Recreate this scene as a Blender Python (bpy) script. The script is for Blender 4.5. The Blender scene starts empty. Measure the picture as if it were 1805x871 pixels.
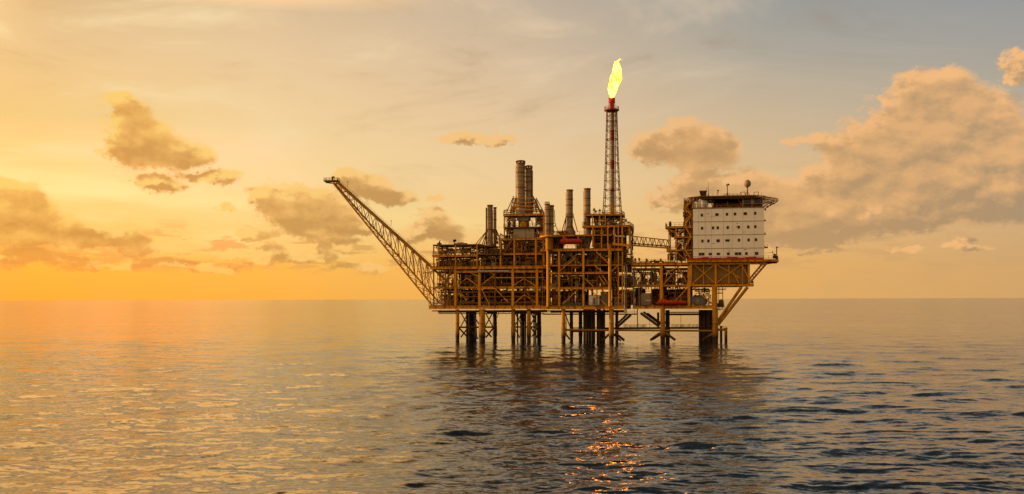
import bpy, math, random
import numpy as np
from mathutils import Vector, Matrix

R = math.radians
scene = bpy.context.scene
COL = scene.collection
rng = random.Random(11)

# ------------------------------------------------------------------ survey of the place
# The viewpoint is a vessel's mast 15 m above the sea, the platform's front row of legs stands 400 m off,
# turned 11 degrees so that its east (right) end is nearer.
FPX = 2000.0          # focal length of the survey photograph in its own pixels (1805 wide)
HOR = 527.0           # horizon row
ROLL = 0.0024
CAMZ = 15.0
DIST = 400.0
ANG = R(11.0)
CA, SA = math.cos(ANG), math.sin(ANG)

def unroll(px, py):
    dx, dy = px - 902.5, py - HOR
    return dx + dy * ROLL, dy - dx * ROLL

def P(px, py, v=0.0):
    """sighting (px,py) intersected with the platform's vertical plane at depth v -> platform coordinates (u,v,z)"""
    dx, dy = unroll(px, py)
    dx /= FPX; dz = -dy / FPX
    t = (v + DIST * CA) / (dx * SA + CA)
    x, y = t * dx, t
    return Vector((x * CA - (y - DIST) * SA, v, CAMZ + t * dz))

def U(px, v=0.0, py=500): return P(px, py, v).x
def Z(px, py, v=0.0): return P(px, py, v).z

def world(p):
    u, v, z = p
    return Vector((u * CA + v * SA, DIST - u * SA + v * CA, z))

# ------------------------------------------------------------------ node helpers
class NT:
    def __init__(s, tree): s.t = tree; s.n = tree.nodes; s.l = tree.links
    def new(s, typ, **kw):
        n = s.n.new(typ)
        for k, v in kw.items(): setattr(n, k, v)
        return n
    def put(s, sock, val):
        if isinstance(val, bpy.types.NodeSocket): s.l.new(val, sock)
        elif val is not None: sock.default_value = val
    def math(s, op, a, b=None, c=None, clamp=False):
        n = s.new('ShaderNodeMath', operation=op); n.use_clamp = clamp
        s.put(n.inputs[0], a); s.put(n.inputs[1], b)
        if c is not None: s.put(n.inputs[2], c)
        return n.outputs[0]
    def vm(s, op, a, b=None, c=None, scale=None):
        n = s.new('ShaderNodeVectorMath', operation=op)
        s.put(n.inputs[0], a); s.put(n.inputs[1], b)
        if c is not None: s.put(n.inputs[2], c)
        if scale is not None: s.put(n.inputs['Scale'], scale)
        return n.outputs['Value'] if op in ('LENGTH', 'DOT_PRODUCT', 'DISTANCE') else n.outputs['Vector']
    def mr(s, v, a, b, c=0.0, d=1.0, interp='LINEAR'):
        n = s.new('ShaderNodeMapRange', interpolation_type=interp); n.clamp = True
        for i, x in enumerate((v, a, b, c, d)): s.put(n.inputs[i], x)
        return n.outputs[0]
    def mix(s, f, a, b, blend='MIX'):
        n = s.new('ShaderNodeMix', data_type='RGBA', blend_type=blend)
        s.put(n.inputs[0], f)
        for i, x in ((6, a), (7, b)):
            if isinstance(x, tuple) and len(x) == 3: x = x + (1,)
            s.put(n.inputs[i], x)
        return n.outputs[2]
    def noise(s, vec, scale, detail=4, rough=0.5, dist=0.0, dim='3D'):
        n = s.new('ShaderNodeTexNoise', noise_dimensions=dim)
        s.put(n.inputs['Vector'], vec)
        n.inputs['Scale'].default_value = scale; n.inputs['Detail'].default_value = detail
        n.inputs['Roughness'].default_value = rough; n.inputs['Distortion'].default_value = dist
        return n
    def ramp(s, f, stops, interp='LINEAR'):
        n = s.new('ShaderNodeValToRGB'); cr = n.color_ramp; cr.interpolation = interp
        while len(cr.elements) > 1: cr.elements.remove(cr.elements[-1])
        for i, (p, c) in enumerate(stops):
            e = cr.elements[0] if i == 0 else cr.elements.new(p)
            e.position = p; e.color = tuple(c) + ((1,) if len(c) == 3 else ())
        s.put(n.inputs[0], f)
        return n.outputs[0]

def lin(c):
    return tuple(((x / 255) / 12.92 if x / 255 <= 0.04045 else ((x / 255 + 0.055) / 1.055) ** 2.4) for x in c)

# ------------------------------------------------------------------ sky
def azel(px, py):
    dx, dy = unroll(px, py)
    d = Vector((dx / FPX, 1.0, -dy / FPX)).normalized()
    return math.degrees(math.atan2(d.x, d.y)), math.degrees(math.asin(d.z))

SUN_AZ, SUN_EL = -80.0, 8.0

# cloud lumps: (sighting x, y, half width, half height, weight) of the cumulus around the horizon
BLOBS = [
 # tall lump upper left
 (215,178,30,20,1),(225,205,38,26,1),(250,235,50,26,1.1),(265,262,62,26,1.2),(315,268,52,22,1.2),(345,274,32,14,1),(235,258,36,26,1.1),
 # bank at the left edge
 (15,335,40,20,1),(50,345,26,18,1),(30,372,55,30,1.2),(62,372,28,22,1),(35,408,62,22,1.2),(95,402,24,14,1),(118,388,22,18,1),(140,402,36,18,1.1),
 (170,415,42,14,1.1),(130,420,48,12,1),(225,412,26,18,1),(238,425,26,12,1),(262,438,34,7,.9),
 # small ones
 (243,322,14,9,.9),(280,322,32,14,1),(300,328,26,9,.9),(375,310,42,11,1),(408,302,18,8,.7),(400,363,15,8,.7),(455,411,28,10,.9),(485,408,10,5,.6),
 # cloud left of the boom
 (478,345,34,20,1),(520,345,44,20,1),(500,375,45,24,1),(560,362,46,30,1.1),(590,385,42,24,1.1),(560,402,70,16,1.1),(620,400,40,12,1),(605,424,30,7,.8),
 # behind the boom tip
 (615,318,30,20,1),(650,332,42,22,1.15),(690,348,40,14,1.1),
 (768,349,18,7,.7),(748,395,24,18,.9),(770,388,24,18,1),(785,408,34,18,1),(735,412,30,14,.8),
 # thin brown cloud in the middle
 (815,246,42,10,.8),(862,249,50,9,.85),(888,244,22,10,.8),
 # right of the flare tower
 (1170,262,58,26,.95),(1215,248,58,32,1.05),(1265,262,38,28,1),(1235,285,60,18,.9),
 (1225,325,44,22,.95),(1195,350,40,22,.9),(1290,325,70,22,1),(1310,372,70,30,1),(1362,345,52,26,1.05),(1395,375,70,30,1.1),
 # the great bank on the right
 (1435,250,46,10,.7),(1560,180,14,10,.7),(1625,160,48,30,1.05),(1672,150,36,26,1),(1660,190,80,40,1.15),(1590,232,70,34,1.1),(1520,262,72,36,1.1),
 (1710,215,70,45,1.1),(1655,262,140,60,1.3),(1560,310,100,44,1.2),(1680,330,150,55,1.3),(1780,300,90,60,1.2),(1800,262,40,22,.9),(1480,330,60,40,1),
 (1450,392,120,32,1.1),(1570,388,120,24,1.1),(1780,368,80,22,1.1),(1420,425,80,14,.85),
 (1806,118,26,24,1),(1790,142,18,14,.85),
 # low distant rows
 (45,448,80,13,1),(130,456,36,8,.95),(320,432,30,8,1),(300,437,40,5,.5),(570,438,16,12,.9),(575,450,40,9,.95),(475,437,24,8,.9),(500,452,60,11,1),(465,464,26,5,.5),(330,463,60,7,.6),
 (360,470,60,7,.9),(270,460,50,8,.85),(640,470,45,8,.9),(235,445,22,8,.8),(410,447,30,8,.85),(170,470,60,7,.8),
 (1455,440,32,7,.8),(1600,442,20,6,.85),(1675,437,20,5,.7),(1702,434,24,8,.85),(1730,440,22,4,.6),(1420,447,26,4,.6),
 # beyond the frame, so that the sea mirrors clouds too
 (-160,360,120,50,1.1),(-330,300,90,60,1),(2000,330,160,80,1.2),(2150,400,160,60,1.1),(1950,80,80,40,1),(2300,-300,300,120,1),(-500,-300,300,80,.8),
]

def build_world():
    w = bpy.data.worlds.new("World"); scene.world = w; w.use_nodes = True
    t = NT(w.node_tree); t.n.clear()
    tc = t.new('ShaderNodeTexCoord')
    D = t.vm('NORMALIZE', tc.outputs['Generated'])
    sep = t.new('ShaderNodeSeparateXYZ'); t.put(sep.inputs[0], D)
    az = t.math('MULTIPLY', t.math('ARCTAN2', sep.outputs[0], sep.outputs[1]), 57.29578)
    el = t.math('MULTIPLY', t.math('ARCSINE', sep.outputs[2]), 57.29578)
    cmb = t.new('ShaderNodeCombineXYZ'); t.put(cmb.inputs[0], az); t.put(cmb.inputs[1], el)
    A = cmb.outputs[0]
    # ---- clear-sky colours: rows of azimuth ramps
    azs = [-180, -110, -66, -40, -24.2, -12.5, 0, 12.5, 24.2, 45, 90, 180]
    rows = [
     (0.0,  [(150,128,110),(210,150,80),(255,190,80),(255,176,50),(254,174,48),(254,178,68),(240,176,92),(228,172,98),(212,164,104),(185,150,110),(150,135,120),(150,128,110)]),
     (1.6,  [(160,138,120),(215,160,90),(255,205,100),(255,190,62),(255,184,56),(255,186,74),(246,184,98),(230,174,100),(212,166,108),(180,150,115),(150,138,125),(160,138,120)]),
     (3.8, [(170,150,130),(220,175,110),(255,220,130),(255,210,105),(255,208,104),(254,212,130),(245,203,134),(232,184,122),(208,170,122),(180,155,125),(155,145,130),(170,150,130)]),
     (6.0, [(175,155,138),(220,180,120),(255,225,140),(255,212,118),(253,212,120),(252,217,150),(240,204,150),(225,188,136),(200,170,133),(175,155,130),(155,148,138),(175,155,138)]),
     (9.5, [(178,160,142),(220,180,125),(250,215,140),(250,205,124),(249,202,126),(244,208,152),(228,196,154),(200,178,148),(178,166,146),(165,155,140),(155,150,142),(178,160,142)]),
     (12.0, [(178,162,146),(215,180,132),(240,205,145),(242,200,134),(240,198,136),(236,202,154),(215,188,155),(176,168,152),(162,158,152),(145,144,142),(150,148,145),(178,162,146)]),
     (15.0, [(178,165,150),(205,178,138),(235,198,145),(226,188,130),(220,182,128),(222,190,148),(197,178,154),(153,153,149),(146,150,152),(125,130,135),(135,138,140),(178,165,150)]),
     (18.5, [(178,160,140),(205,172,130),(250,202,136),(246,192,116),(240,186,114),(222,178,124),(100,92,86),(76,78,84),(76,84,92),(80,86,94),(125,128,130),(178,160,140)]),
     (25.0, [(178,150,120),(200,160,115),(255,205,125),(255,196,98),(248,182,94),(215,166,108),(56,54,56),(44,52,62),(50,60,72),(56,64,74),(110,114,118),(178,150,120)]),
     (45.0, [(165,148,125),(170,145,115),(200,150,95),(150,112,70),(110,86,62),(74,66,58),(28,32,40),(20,28,42),(26,36,48),(34,42,52),(95,100,106),(165,148,125)]),
     (90.0, [(74,76,82)]*12),
    ]
    fa = t.math('MULTIPLY_ADD', az, 1 / 360, 0.5)
    base = None; prev = None
    for e, cols in rows:
        c = t.ramp(fa, [((a + 180) / 360, lin(k)) for a, k in zip(azs, cols)])
        base = c if base is None else t.mix(t.mr(el, prev, e), base, c)
        prev = e
    # ---- high thin cloud: soft diagonal veils
    mp = t.new('ShaderNodeMapping'); mp.inputs['Rotation'].default_value = (0, 0, R(24)); mp.inputs['Scale'].default_value = (0.06, 0.2, 1)
    t.put(mp.inputs[0], A)
    veil = t.noise(mp.outputs[0], 1.0, 7, 0.6, 1.4).outputs[0]
    veil_w = t.mr(el, 2.0, 9.0)
    veil_b = t.math('MULTIPLY', t.mr(veil, 0.48, 0.75, 0, 1, 'SMOOTHSTEP'), veil_w)
    veil_w2 = t.math('MULTIPLY', veil_b, t.mr(az, 30, -20, 0.15, 0.95))
    base = t.mix(veil_w2, base, t.ramp(fa, [(0.3, lin((255,226,160))), (0.44, lin((255,228,170))), (0.5, lin((240,212,172))), (0.57, lin((195,185,170)))]))
    veil_d = t.math('MULTIPLY', t.mr(veil, 0.47, 0.25, 0, 1, 'SMOOTHSTEP'), t.mr(el, 3.0, 12.0, 0.15, 0.7))
    base = t.mix(veil_d, base, t.ramp(fa, [(0.3, lin((222,160,80))), (0.45, lin((214,170,110))), (0.55, lin((150,142,132)))]))
    # bright gaps low on the left
    mp2 = t.new('ShaderNodeMapping'); mp2.inputs['Scale'].default_value = (0.07, 0.5, 1); mp2.inputs['Location'].default_value = (3.1, 0.4, 0)
    t.put(mp2.inputs[0], A)
    st = t.noise(mp2.outputs[0], 1.0, 4, 0.5, 0.4).outputs[0]
    gap = t.math('MULTIPLY', t.mr(st, 0.45, 0.7, 0, 1, 'SMOOTHSTEP'), t.math('MULTIPLY', t.mr(el, 1.8, 4.0), t.mr(el, 8.5, 5.0)))
    gap = t.math('MULTIPLY', gap, t.mr(az, 3, -14, 0, 0.75))
    base = t.mix(gap, base, lin((255, 236, 160)))

    # ---- cumulus: one density group per sector of the sky, so that each ray only walks through its own sector's lumps
    def density_group(name, blobs):
        g = bpy.data.node_groups.new(name, 'ShaderNodeTree')
        g.interface.new_socket('P', in_out='INPUT', socket_type='NodeSocketVector')
        g.interface.new_socket('D', in_out='OUTPUT', socket_type='NodeSocketFloat')
        q = NT(g); gi = q.new('NodeGroupInput'); go = q.new('NodeGroupOutput')
        mpn = q.new('ShaderNodeMapping'); mpn.inputs['Scale'].default_value = (1, 1.35, 1); q.put(mpn.inputs[0], gi.outputs[0])
        n1 = q.noise(mpn.outputs[0], 0.8, 5, 0.6)
        wv = q.vm('MULTIPLY_ADD', n1.outputs['Color'], (1.7, 0.95, 0), (-0.85, -0.475, 0))
        n2 = q.noise(mpn.outputs[0], 3.4, 4, 0.64)
        wv2 = q.vm('MULTIPLY_ADD', n2.outputs['Color'], (0.5, 0.36, 0), (-0.25, -0.18, 0))
        Pw = q.vm('ADD', q.vm('ADD', gi.outputs[0], wv), wv2)
        acc = None
        for (bx, by, rx, ry, wt) in blobs:
            a, e = azel(bx, by)
            ir = (1 / (rx / 34.9 * 1.36), 1 / (ry / 34.9 * 1.36))
            d = q.vm('MULTIPLY_ADD', Pw, (ir[0], ir[1], 0), (-a * ir[0], -e * ir[1], 0))
            L = q.vm('LENGTH', d)
            f = q.math('MULTIPLY_ADD', L, -wt, wt)
            acc = f if acc is None else q.math('SMOOTH_MAX', acc, f, 0.4)
        fb = q.math('MULTIPLY_ADD', n1.outputs[0], 0.8, -0.4)
        fb2 = q.math('MULTIPLY_ADD', n2.outputs[0], 0.42, -0.21)
        q.put(go.inputs[0], q.math('ADD', acc, q.math('ADD', fb, fb2)))
        return g
    lc = t.ramp(fa, [(0.36, lin((255,206,96))), (0.433, lin((255,208,104))), (0.465, lin((255,204,112))), (0.49, lin((248,196,124))), (0.53, lin((240,184,124))), (0.567, lin((248,188,122))), (0.64, lin((200,160,120)))])
    mc = t.ramp(fa, [(0.36, lin((248,182,72))), (0.433, lin((247,184,84))), (0.465, lin((242,182,96))), (0.49, lin((228,174,104))), (0.53, lin((222,170,110))), (0.567, lin((228,174,116))), (0.64, lin((180,150,120)))])
    sc_ = t.ramp(fa, [(0.36, lin((218,144,50))), (0.433, lin((216,150,62))), (0.465, lin((208,150,74))), (0.49, lin((192,144,82))), (0.53, lin((192,148,98))), (0.567, lin((172,142,108))), (0.64, lin((140,130,115)))])
    # rows of distant small cumulus just above the horizon
    mpl = t.new('ShaderNodeMapping'); mpl.inputs['Scale'].default_value = (0.42, 1.9, 1); mpl.inputs['Location'].default_value = (1.7, 3.3, 0); t.put(mpl.inputs[0], A)
    rown = t.noise(mpl.outputs[0], 1.0, 6, 0.62).outputs[0]
    roww = t.math('MULTIPLY', t.math('MULTIPLY', t.mr(el, 0.9, 1.9, 0, 1, 'SMOOTHSTEP'), t.mr(el, 4.2, 2.9, 0, 1, 'SMOOTHSTEP')), t.mr(az, 26, -4, 0.25, 0.75))
    base = t.mix(t.math('MULTIPLY', t.mr(rown, 0.50, 0.60, 0, 1, 'SMOOTHSTEP'), roww), base, t.mix(0.45, sc_, mc))
    mpr = t.new('ShaderNodeMapping'); mpr.inputs['Scale'].default_value = (1, 1.5, 1); t.put(mpr.inputs[0], A)
    mpr2 = t.new('ShaderNodeMapping'); mpr2.inputs['Scale'].default_value = (1, 1.5, 1); mpr2.inputs['Location'].default_value = (-0.3, 0.55, 0); t.put(mpr2.inputs[0], A)
    relief = t.math('SUBTRACT', t.noise(mpr.outputs[0], 0.6, 5, 0.55).outputs[0], t.noise(mpr2.outputs[0], 0.6, 5, 0.55).outputs[0])
    hz = t.mr(el, 0.6, 3.0, 0.5, 0.0)
    # red of the left sky raised to warm and brighten the sea's reflection
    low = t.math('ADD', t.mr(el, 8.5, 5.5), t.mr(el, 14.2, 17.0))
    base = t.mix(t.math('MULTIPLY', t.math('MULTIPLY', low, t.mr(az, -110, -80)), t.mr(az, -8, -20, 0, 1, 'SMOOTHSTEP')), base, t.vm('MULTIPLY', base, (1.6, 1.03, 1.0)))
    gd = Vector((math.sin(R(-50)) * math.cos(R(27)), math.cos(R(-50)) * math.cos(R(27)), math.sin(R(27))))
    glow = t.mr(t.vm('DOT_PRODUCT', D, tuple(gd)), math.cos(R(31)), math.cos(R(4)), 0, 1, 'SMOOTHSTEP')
    base = t.mix(glow, base, (1.9, 1.12, .40))  # added glow left of the frame, brightens the water it reflects in
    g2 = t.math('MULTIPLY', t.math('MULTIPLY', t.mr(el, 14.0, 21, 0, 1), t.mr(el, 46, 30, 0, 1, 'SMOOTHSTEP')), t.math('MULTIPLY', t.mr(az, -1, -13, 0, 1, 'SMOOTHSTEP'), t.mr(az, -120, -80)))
    base = t.mix(g2, base, (3.9, 2.1, .62))  # unseen over-bright band added above the frame to lighten the left water
    # the sky behind the viewer is brightened and warmed to light the platform's front
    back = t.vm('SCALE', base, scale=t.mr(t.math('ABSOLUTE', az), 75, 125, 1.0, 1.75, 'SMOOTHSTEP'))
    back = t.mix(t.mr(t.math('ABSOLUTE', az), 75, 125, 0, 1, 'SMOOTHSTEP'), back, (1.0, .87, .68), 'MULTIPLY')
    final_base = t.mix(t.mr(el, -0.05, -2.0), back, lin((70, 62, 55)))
    def cloudy(g):
        def dens(vec):
            n = t.new('ShaderNodeGroup'); n.node_tree = g; t.put(n.inputs[0], vec); return n.outputs[0]
        d0 = dens(A)
        d1 = dens(t.vm('ADD', A, (-0.32, 0.5, 0)))
        d2 = dens(t.vm('ADD', A, (0.25, -0.85, 0)))
        alpha = t.mr(d0, 0.02, 0.40, 0, 1, 'SMOOTHSTEP')
        body = t.mr(t.math('ADD', t.math('SUBTRACT', d2, d1), t.math('MULTIPLY', relief, 3.0)), -0.8, 0.55, 0, 1)
        rim = t.mr(t.math('ADD', d1, t.math('MULTIPLY', relief, -1.6)), 0.42, -0.08, 0, 1, 'SMOOTHSTEP')
        ccol = t.mix(rim, t.mix(body, sc_, mc), lc)
        am = t.math('MULTIPLY', alpha, t.math('SUBTRACT', 1.0, hz))
        am = t.math('MULTIPLY', am, t.mr(el, 0.3, 1.2, 0, 0.94))
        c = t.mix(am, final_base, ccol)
        bgn = t.new('ShaderNodeBackground'); t.put(bgn.inputs[0], c); bgn.inputs[1].default_value = 0.97
        return bgn.outputs[0]
    def pick(f, a, b):
        n = t.new('ShaderNodeMixShader'); t.put(n.inputs[0], f); t.l.new(a, n.inputs[1]); t.l.new(b, n.inputs[2]); return n.outputs[0]
    secs = []
    for name, lo, hi in (('cumulus_west', -9999, 566), ('cumulus_middle', 300, 935), ('cumulus_east', 1000, 99999)):
        secs.append(cloudy(density_group(name, [b_ for b_ in BLOBS if lo < b_[0] < hi])))
    clouds = pick(t.math('GREATER_THAN', az, azel(955, 400)[0]), pick(t.math('GREATER_THAN', az, azel(432, 400)[0]), secs[0], secs[1]), secs[2])
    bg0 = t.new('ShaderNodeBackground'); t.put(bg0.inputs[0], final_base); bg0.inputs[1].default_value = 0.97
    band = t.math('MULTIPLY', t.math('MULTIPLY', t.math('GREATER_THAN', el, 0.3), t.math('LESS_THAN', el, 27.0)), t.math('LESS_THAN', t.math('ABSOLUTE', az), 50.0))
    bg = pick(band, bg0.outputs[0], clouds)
    ns = t.new('ShaderNodeTexSky', sky_type='NISHITA'); ns.sun_disc = False
    ns.sun_elevation = R(SUN_EL); ns.sun_rotation = R(SUN_AZ)
    bg2 = t.new('ShaderNodeBackground'); t.put(bg2.inputs[0], ns.outputs[0]); bg2.inputs[1].default_value = 0.006
    ad = t.new('ShaderNodeAddShader'); t.l.new(bg, ad.inputs[0]); t.l.new(bg2.outputs[0], ad.inputs[1])
    out = t.new('ShaderNodeOutputWorld'); t.l.new(ad.outputs[0], out.inputs[0])
    w.cycles.sampling_method = 'MANUAL'; w.cycles.sample_map_resolution = 256
build_world()

sd = bpy.data.lights.new('sun', 'SUN'); sd.energy = 4.5; sd.angle = R(1.0); sd.color = (1.0, 0.62, 0.26)
so = bpy.data.objects.new('sun', sd); COL.objects.link(so)
sdir = Vector((math.sin(R(SUN_AZ)) * math.cos(R(SUN_EL)), math.cos(R(SUN_AZ)) * math.cos(R(SUN_EL)), math.sin(R(SUN_EL))))
so.rotation_euler = (-sdir).to_track_quat('-Z', 'Y').to_euler(); so.location = (0, 0, 200)

# ------------------------------------------------------------------ camera
cd = bpy.data.cameras.new('camera'); cam = bpy.data.objects.new('camera', cd); COL.objects.link(cam)
cam.location = (0, 0, CAMZ); cam.rotation_euler = (R(90), math.atan(ROLL) , 0)
cd.sensor_width = 36; cd.lens = 36 * FPX / 1805; cd.shift_y = (HOR - 435.5) / 1805
cd.clip_start = 1; cd.clip_end = 200000
scene.camera = cam
scene.view_settings.view_transform = 'Standard'; scene.view_settings.look = 'None'; scene.view_settings.exposure = 0
scene.render.engine = 'CYCLES'
scene.cycles.max_bounces = 6; scene.cycles.diffuse_bounces = 3; scene.cycles.glossy_bounces = 3; scene.cycles.transparent_max_bounces = 24
scene.cycles.use_denoising = True; scene.cycles.denoiser = 'OPENIMAGEDENOISE'; scene.cycles.denoising_input_passes = 'RGB_ALBEDO_NORMAL'
scene.cycles.sample_clamp_indirect = 30

# ------------------------------------------------------------------ sea
def sea_material():
    m = bpy.data.materials.new('sea_water'); m.use_nodes = True
    t = NT(m.node_tree); t.n.clear()
    geo = t.new('ShaderNodeNewGeometry')
    pos = geo.outputs['Position']
    def pert(scale, sx, sy, amp, rot, det=3, rough=.55):
        mp = t.new('ShaderNodeMapping'); mp.inputs['Scale'].default_value = (sx, sy, 1); mp.inputs['Rotation'].default_value = (0, 0, R(rot)); t.put(mp.inputs[0], pos)
        n = t.noise(mp.outputs[0], scale, det, rough)
        return t.vm('MULTIPLY_ADD', n.outputs['Color'], (amp, amp, 0), (-amp / 2, -amp / 2, 0))
    # long patches of calmer and rougher water
    mp = t.new('ShaderNodeMapping'); mp.inputs['Scale'].default_value = (.35, 1, 1); mp.inputs['Rotation'].default_value = (0, 0, R(-7)); t.put(mp.inputs[0], pos)
    patch = t.mr(t.noise(mp.outputs[0], 0.012, 4, .6).outputs[0], 0.35, 0.65, 0.6, 1.25)
    p1 = pert(0.22, .6, 1, 0.22, 8, 4)
    p2 = pert(0.9, .6, 1, 0.42, -12, 4)
    p3 = pert(3.0, .7, 1, 0.24, 5, 2)
    s = t.vm('ADD', t.vm('ADD', p1, p2), p3)
    s = t.vm('SCALE', s, scale=patch)
    nrm = t.vm('NORMALIZE', t.vm('ADD', geo.outputs['Normal'], s))
    b = t.new('ShaderNodeBsdfPrincipled')
    b.inputs['Base Color'].default_value = (0.003, 0.010, 0.019, 1); b.inputs['Roughness'].default_value = 0.09
    b.inputs['IOR'].default_value = 1.32
    t.put(b.inputs['Normal'], nrm)
    o = t.new('ShaderNodeOutputMaterial'); t.l.new(b.outputs[0], o.inputs[0])
    return m

def build_sea():
    r = [25.0]; k = 2.0e-5
    while r[-1] < 60000:
        d = max(0.14, k * r[-1] ** 2)
        r.append(r[-1] + min(d, r[-1] * 0.25))
    r = np.array(r)
    a_in = np.arange(-33, 33.001, 0.085)
    a_out = np.concatenate([np.arange(-180, -33, 3.0)])
    az = np.concatenate([a_out, a_in, np.arange(36, 180, 3.0)])
    az = np.radians(az); NR, NA = len(r), len(az)
    RR, AA = np.meshgrid(r, az, indexing='ij')
    X = RR * np.sin(AA); Y = RR * np.cos(AA); Zz = np.zeros_like(X)
    dr = np.gradient(r)[:, None] * np.ones((1, NA)); da = np.gradient(az)[None, :] * RR
    sp = np.maximum(dr, 0.7 * da)
    rs = np.random.RandomState(5)
    DX = np.zeros_like(X); DY = np.zeros_like(X)
    nw = 88
    lam = np.exp(np.linspace(math.log(0.9), math.log(24), nw))
    for i, L in enumerate(lam):
        th = R(97) + rs.normal() * R(33)
        kx, ky = math.cos(th) * 2 * math.pi / L, math.sin(th) * 2 * math.pi / L
        slope = 0.0165 * (1.0 if L < 9 else (9 / L) ** 0.8)
        amp = slope * L / (2 * math.pi)
        ph = rs.uniform(0, 6.283)
        fade = np.clip((L / (sp + 1e-6) - 2.5) / 3.0, 0, 1)
        arg = kx * X + ky * Y + ph
        c = np.cos(arg) * amp * fade; s_ = np.sin(arg) * amp * fade
        Zz += c
        DX -= s_ * math.cos(th) * 0.9; DY -= s_ * math.sin(th) * 0.9
    X += DX; Y += DY
    co = np.stack([X, Y, Zz], -1).reshape(-1, 3).astype(np.float32)
    idx = np.arange(NR * NA).reshape(NR, NA)
    j2 = np.roll(idx, -1, axis=1)
    f = np.stack([idx[:-1], idx[1:], j2[1:], j2[:-1]], -1).reshape(-1, 4)
    me = bpy.data.meshes.new('sea'); me.vertices.add(len(co) ); me.vertices.foreach_set('co', co.ravel())
    me.loops.add(f.size); me.loops.foreach_set('vertex_index', f.ravel().astype(np.int32))
    me.polygons.add(len(f)); me.polygons.foreach_set('loop_start', np.arange(0, f.size, 4, dtype=np.int32))
    me.polygons.foreach_set('use_smooth', np.ones(len(f), bool))
    me.update(calc_edges=True)
    if me.polygons[len(f) // 2].normal.z < 0: me.flip_normals()
    me.materials.append(sea_material())
    o = bpy.data.objects.new('sea', me); COL.objects.link(o)
    o['kind'] = 'structure'
    return o
sea = build_sea()

# ------------------------------------------------------------------ materials of the platform
MAT = {}
def paint(name, col, rust=0.35, rough=0.5, metal=0.0, dark=(0.05, 0.028, 0.012), scale=0.6, streak=True, waterline=False, var=0.3, spec=0.25):
    m = bpy.data.materials.new(name); m.use_nodes = True; t = NT(m.node_tree); t.n.clear()
    tc = t.new('ShaderNodeTexCoord'); ob = tc.outputs['Object']
    mp = t.new('ShaderNodeMapping'); mp.inputs['Scale'].default_value = (1, 1, 0.22 if streak else 1); t.put(mp.inputs[0], ob)
    n = t.noise(mp.outputs[0], scale, 6, .65).outputs[0]
    n2 = t.noise(ob, scale * 5, 4, .6).outputs[0]
    c = t.mix(t.mr(n2, 0.3, 0.7, 0, var), tuple(col), tuple(x * 0.45 for x in col))
    c = t.mix(t.mr(n, 0.48, 0.72, 0, rust, 'SMOOTHSTEP'), c, tuple(dark))
    if waterline:
        geo = t.new('ShaderNodeNewGeometry'); sp = t.new('ShaderNodeSeparateXYZ'); t.put(sp.inputs[0], geo.outputs['Position'])
        h = t.math('ADD', sp.outputs[2], t.math('MULTIPLY', n2, -1.6))
        c = t.mix(t.mr(h, 2.4, 0.9), c, (0.012, 0.011, 0.009))
        c = t.mix(t.mr(sp.outputs[2], 10, 3, 0, .55), c, (0.05, 0.022, 0.008))
    b = t.new('ShaderNodeBsdfPrincipled'); t.put(b.inputs['Base Color'], c); b.inputs['Specular IOR Level'].default_value = spec
    t.put(b.inputs['Roughness'], t.mr(n2, 0.3, 0.7, rough, min(1, rough + 0.25))); b.inputs['Metallic'].default_value = metal
    o = t.new('ShaderNodeOutputMaterial'); t.l.new(b.outputs[0], o.inputs[0])
    MAT[name] = m; return m
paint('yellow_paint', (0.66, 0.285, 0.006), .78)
paint('shaded_yellow', (0.40, 0.175, 0.007), .7)  # darkened yellow, the boom's backlit shade put into the colour
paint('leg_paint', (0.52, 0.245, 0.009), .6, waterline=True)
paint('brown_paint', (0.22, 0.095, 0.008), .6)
paint('rust_pipe', (0.24, 0.085, 0.014), .6)
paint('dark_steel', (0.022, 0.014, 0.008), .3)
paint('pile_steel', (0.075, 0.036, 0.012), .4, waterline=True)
paint('deck_grating', (0.07, 0.038, 0.014), .4, rough=.8)
paint('grey_steel', (0.25, 0.20, 0.135), .55, rough=.36, metal=.35, dark=(0.1, 0.05, 0.02))
paint('pale_clad', (0.42, 0.37, 0.28), .55, rough=.55, dark=(0.16, 0.09, 0.04))
paint('pale_pipe', (0.32, 0.25, 0.16), .5, rough=.5)
paint('tan_panel', (0.30, 0.175, 0.045), .6, scale=.35)
paint('white_clad', (0.86, 0.83, 0.77), .16, rough=.55, dark=(0.36, 0.28, 0.19), scale=.4, var=.09)
paint('seam', (0.2, 0.15, 0.1), .3)
paint('red_paint', (0.5, 0.03, 0.01), .45, dark=(0.1, 0.012, 0.006))
paint('boat_red', (0.5, 0.04, 0.01), .2, rough=.35, dark=(0.35, 0.02, 0.005))
paint('flare_red', (0.22, 0.03, 0.01), .5)
paint('window_glass', (0.012, 0.011, 0.01), 0, rough=.12)
paint('cabin_glass', (0.03, 0.027, 0.022), 0, rough=.08)
paint('blue_grey', (0.14, 0.17, 0.19), .4)
paint('black_rubber', (0.015, 0.013, 0.012), .1)
def M(n): return MAT[n]

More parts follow.
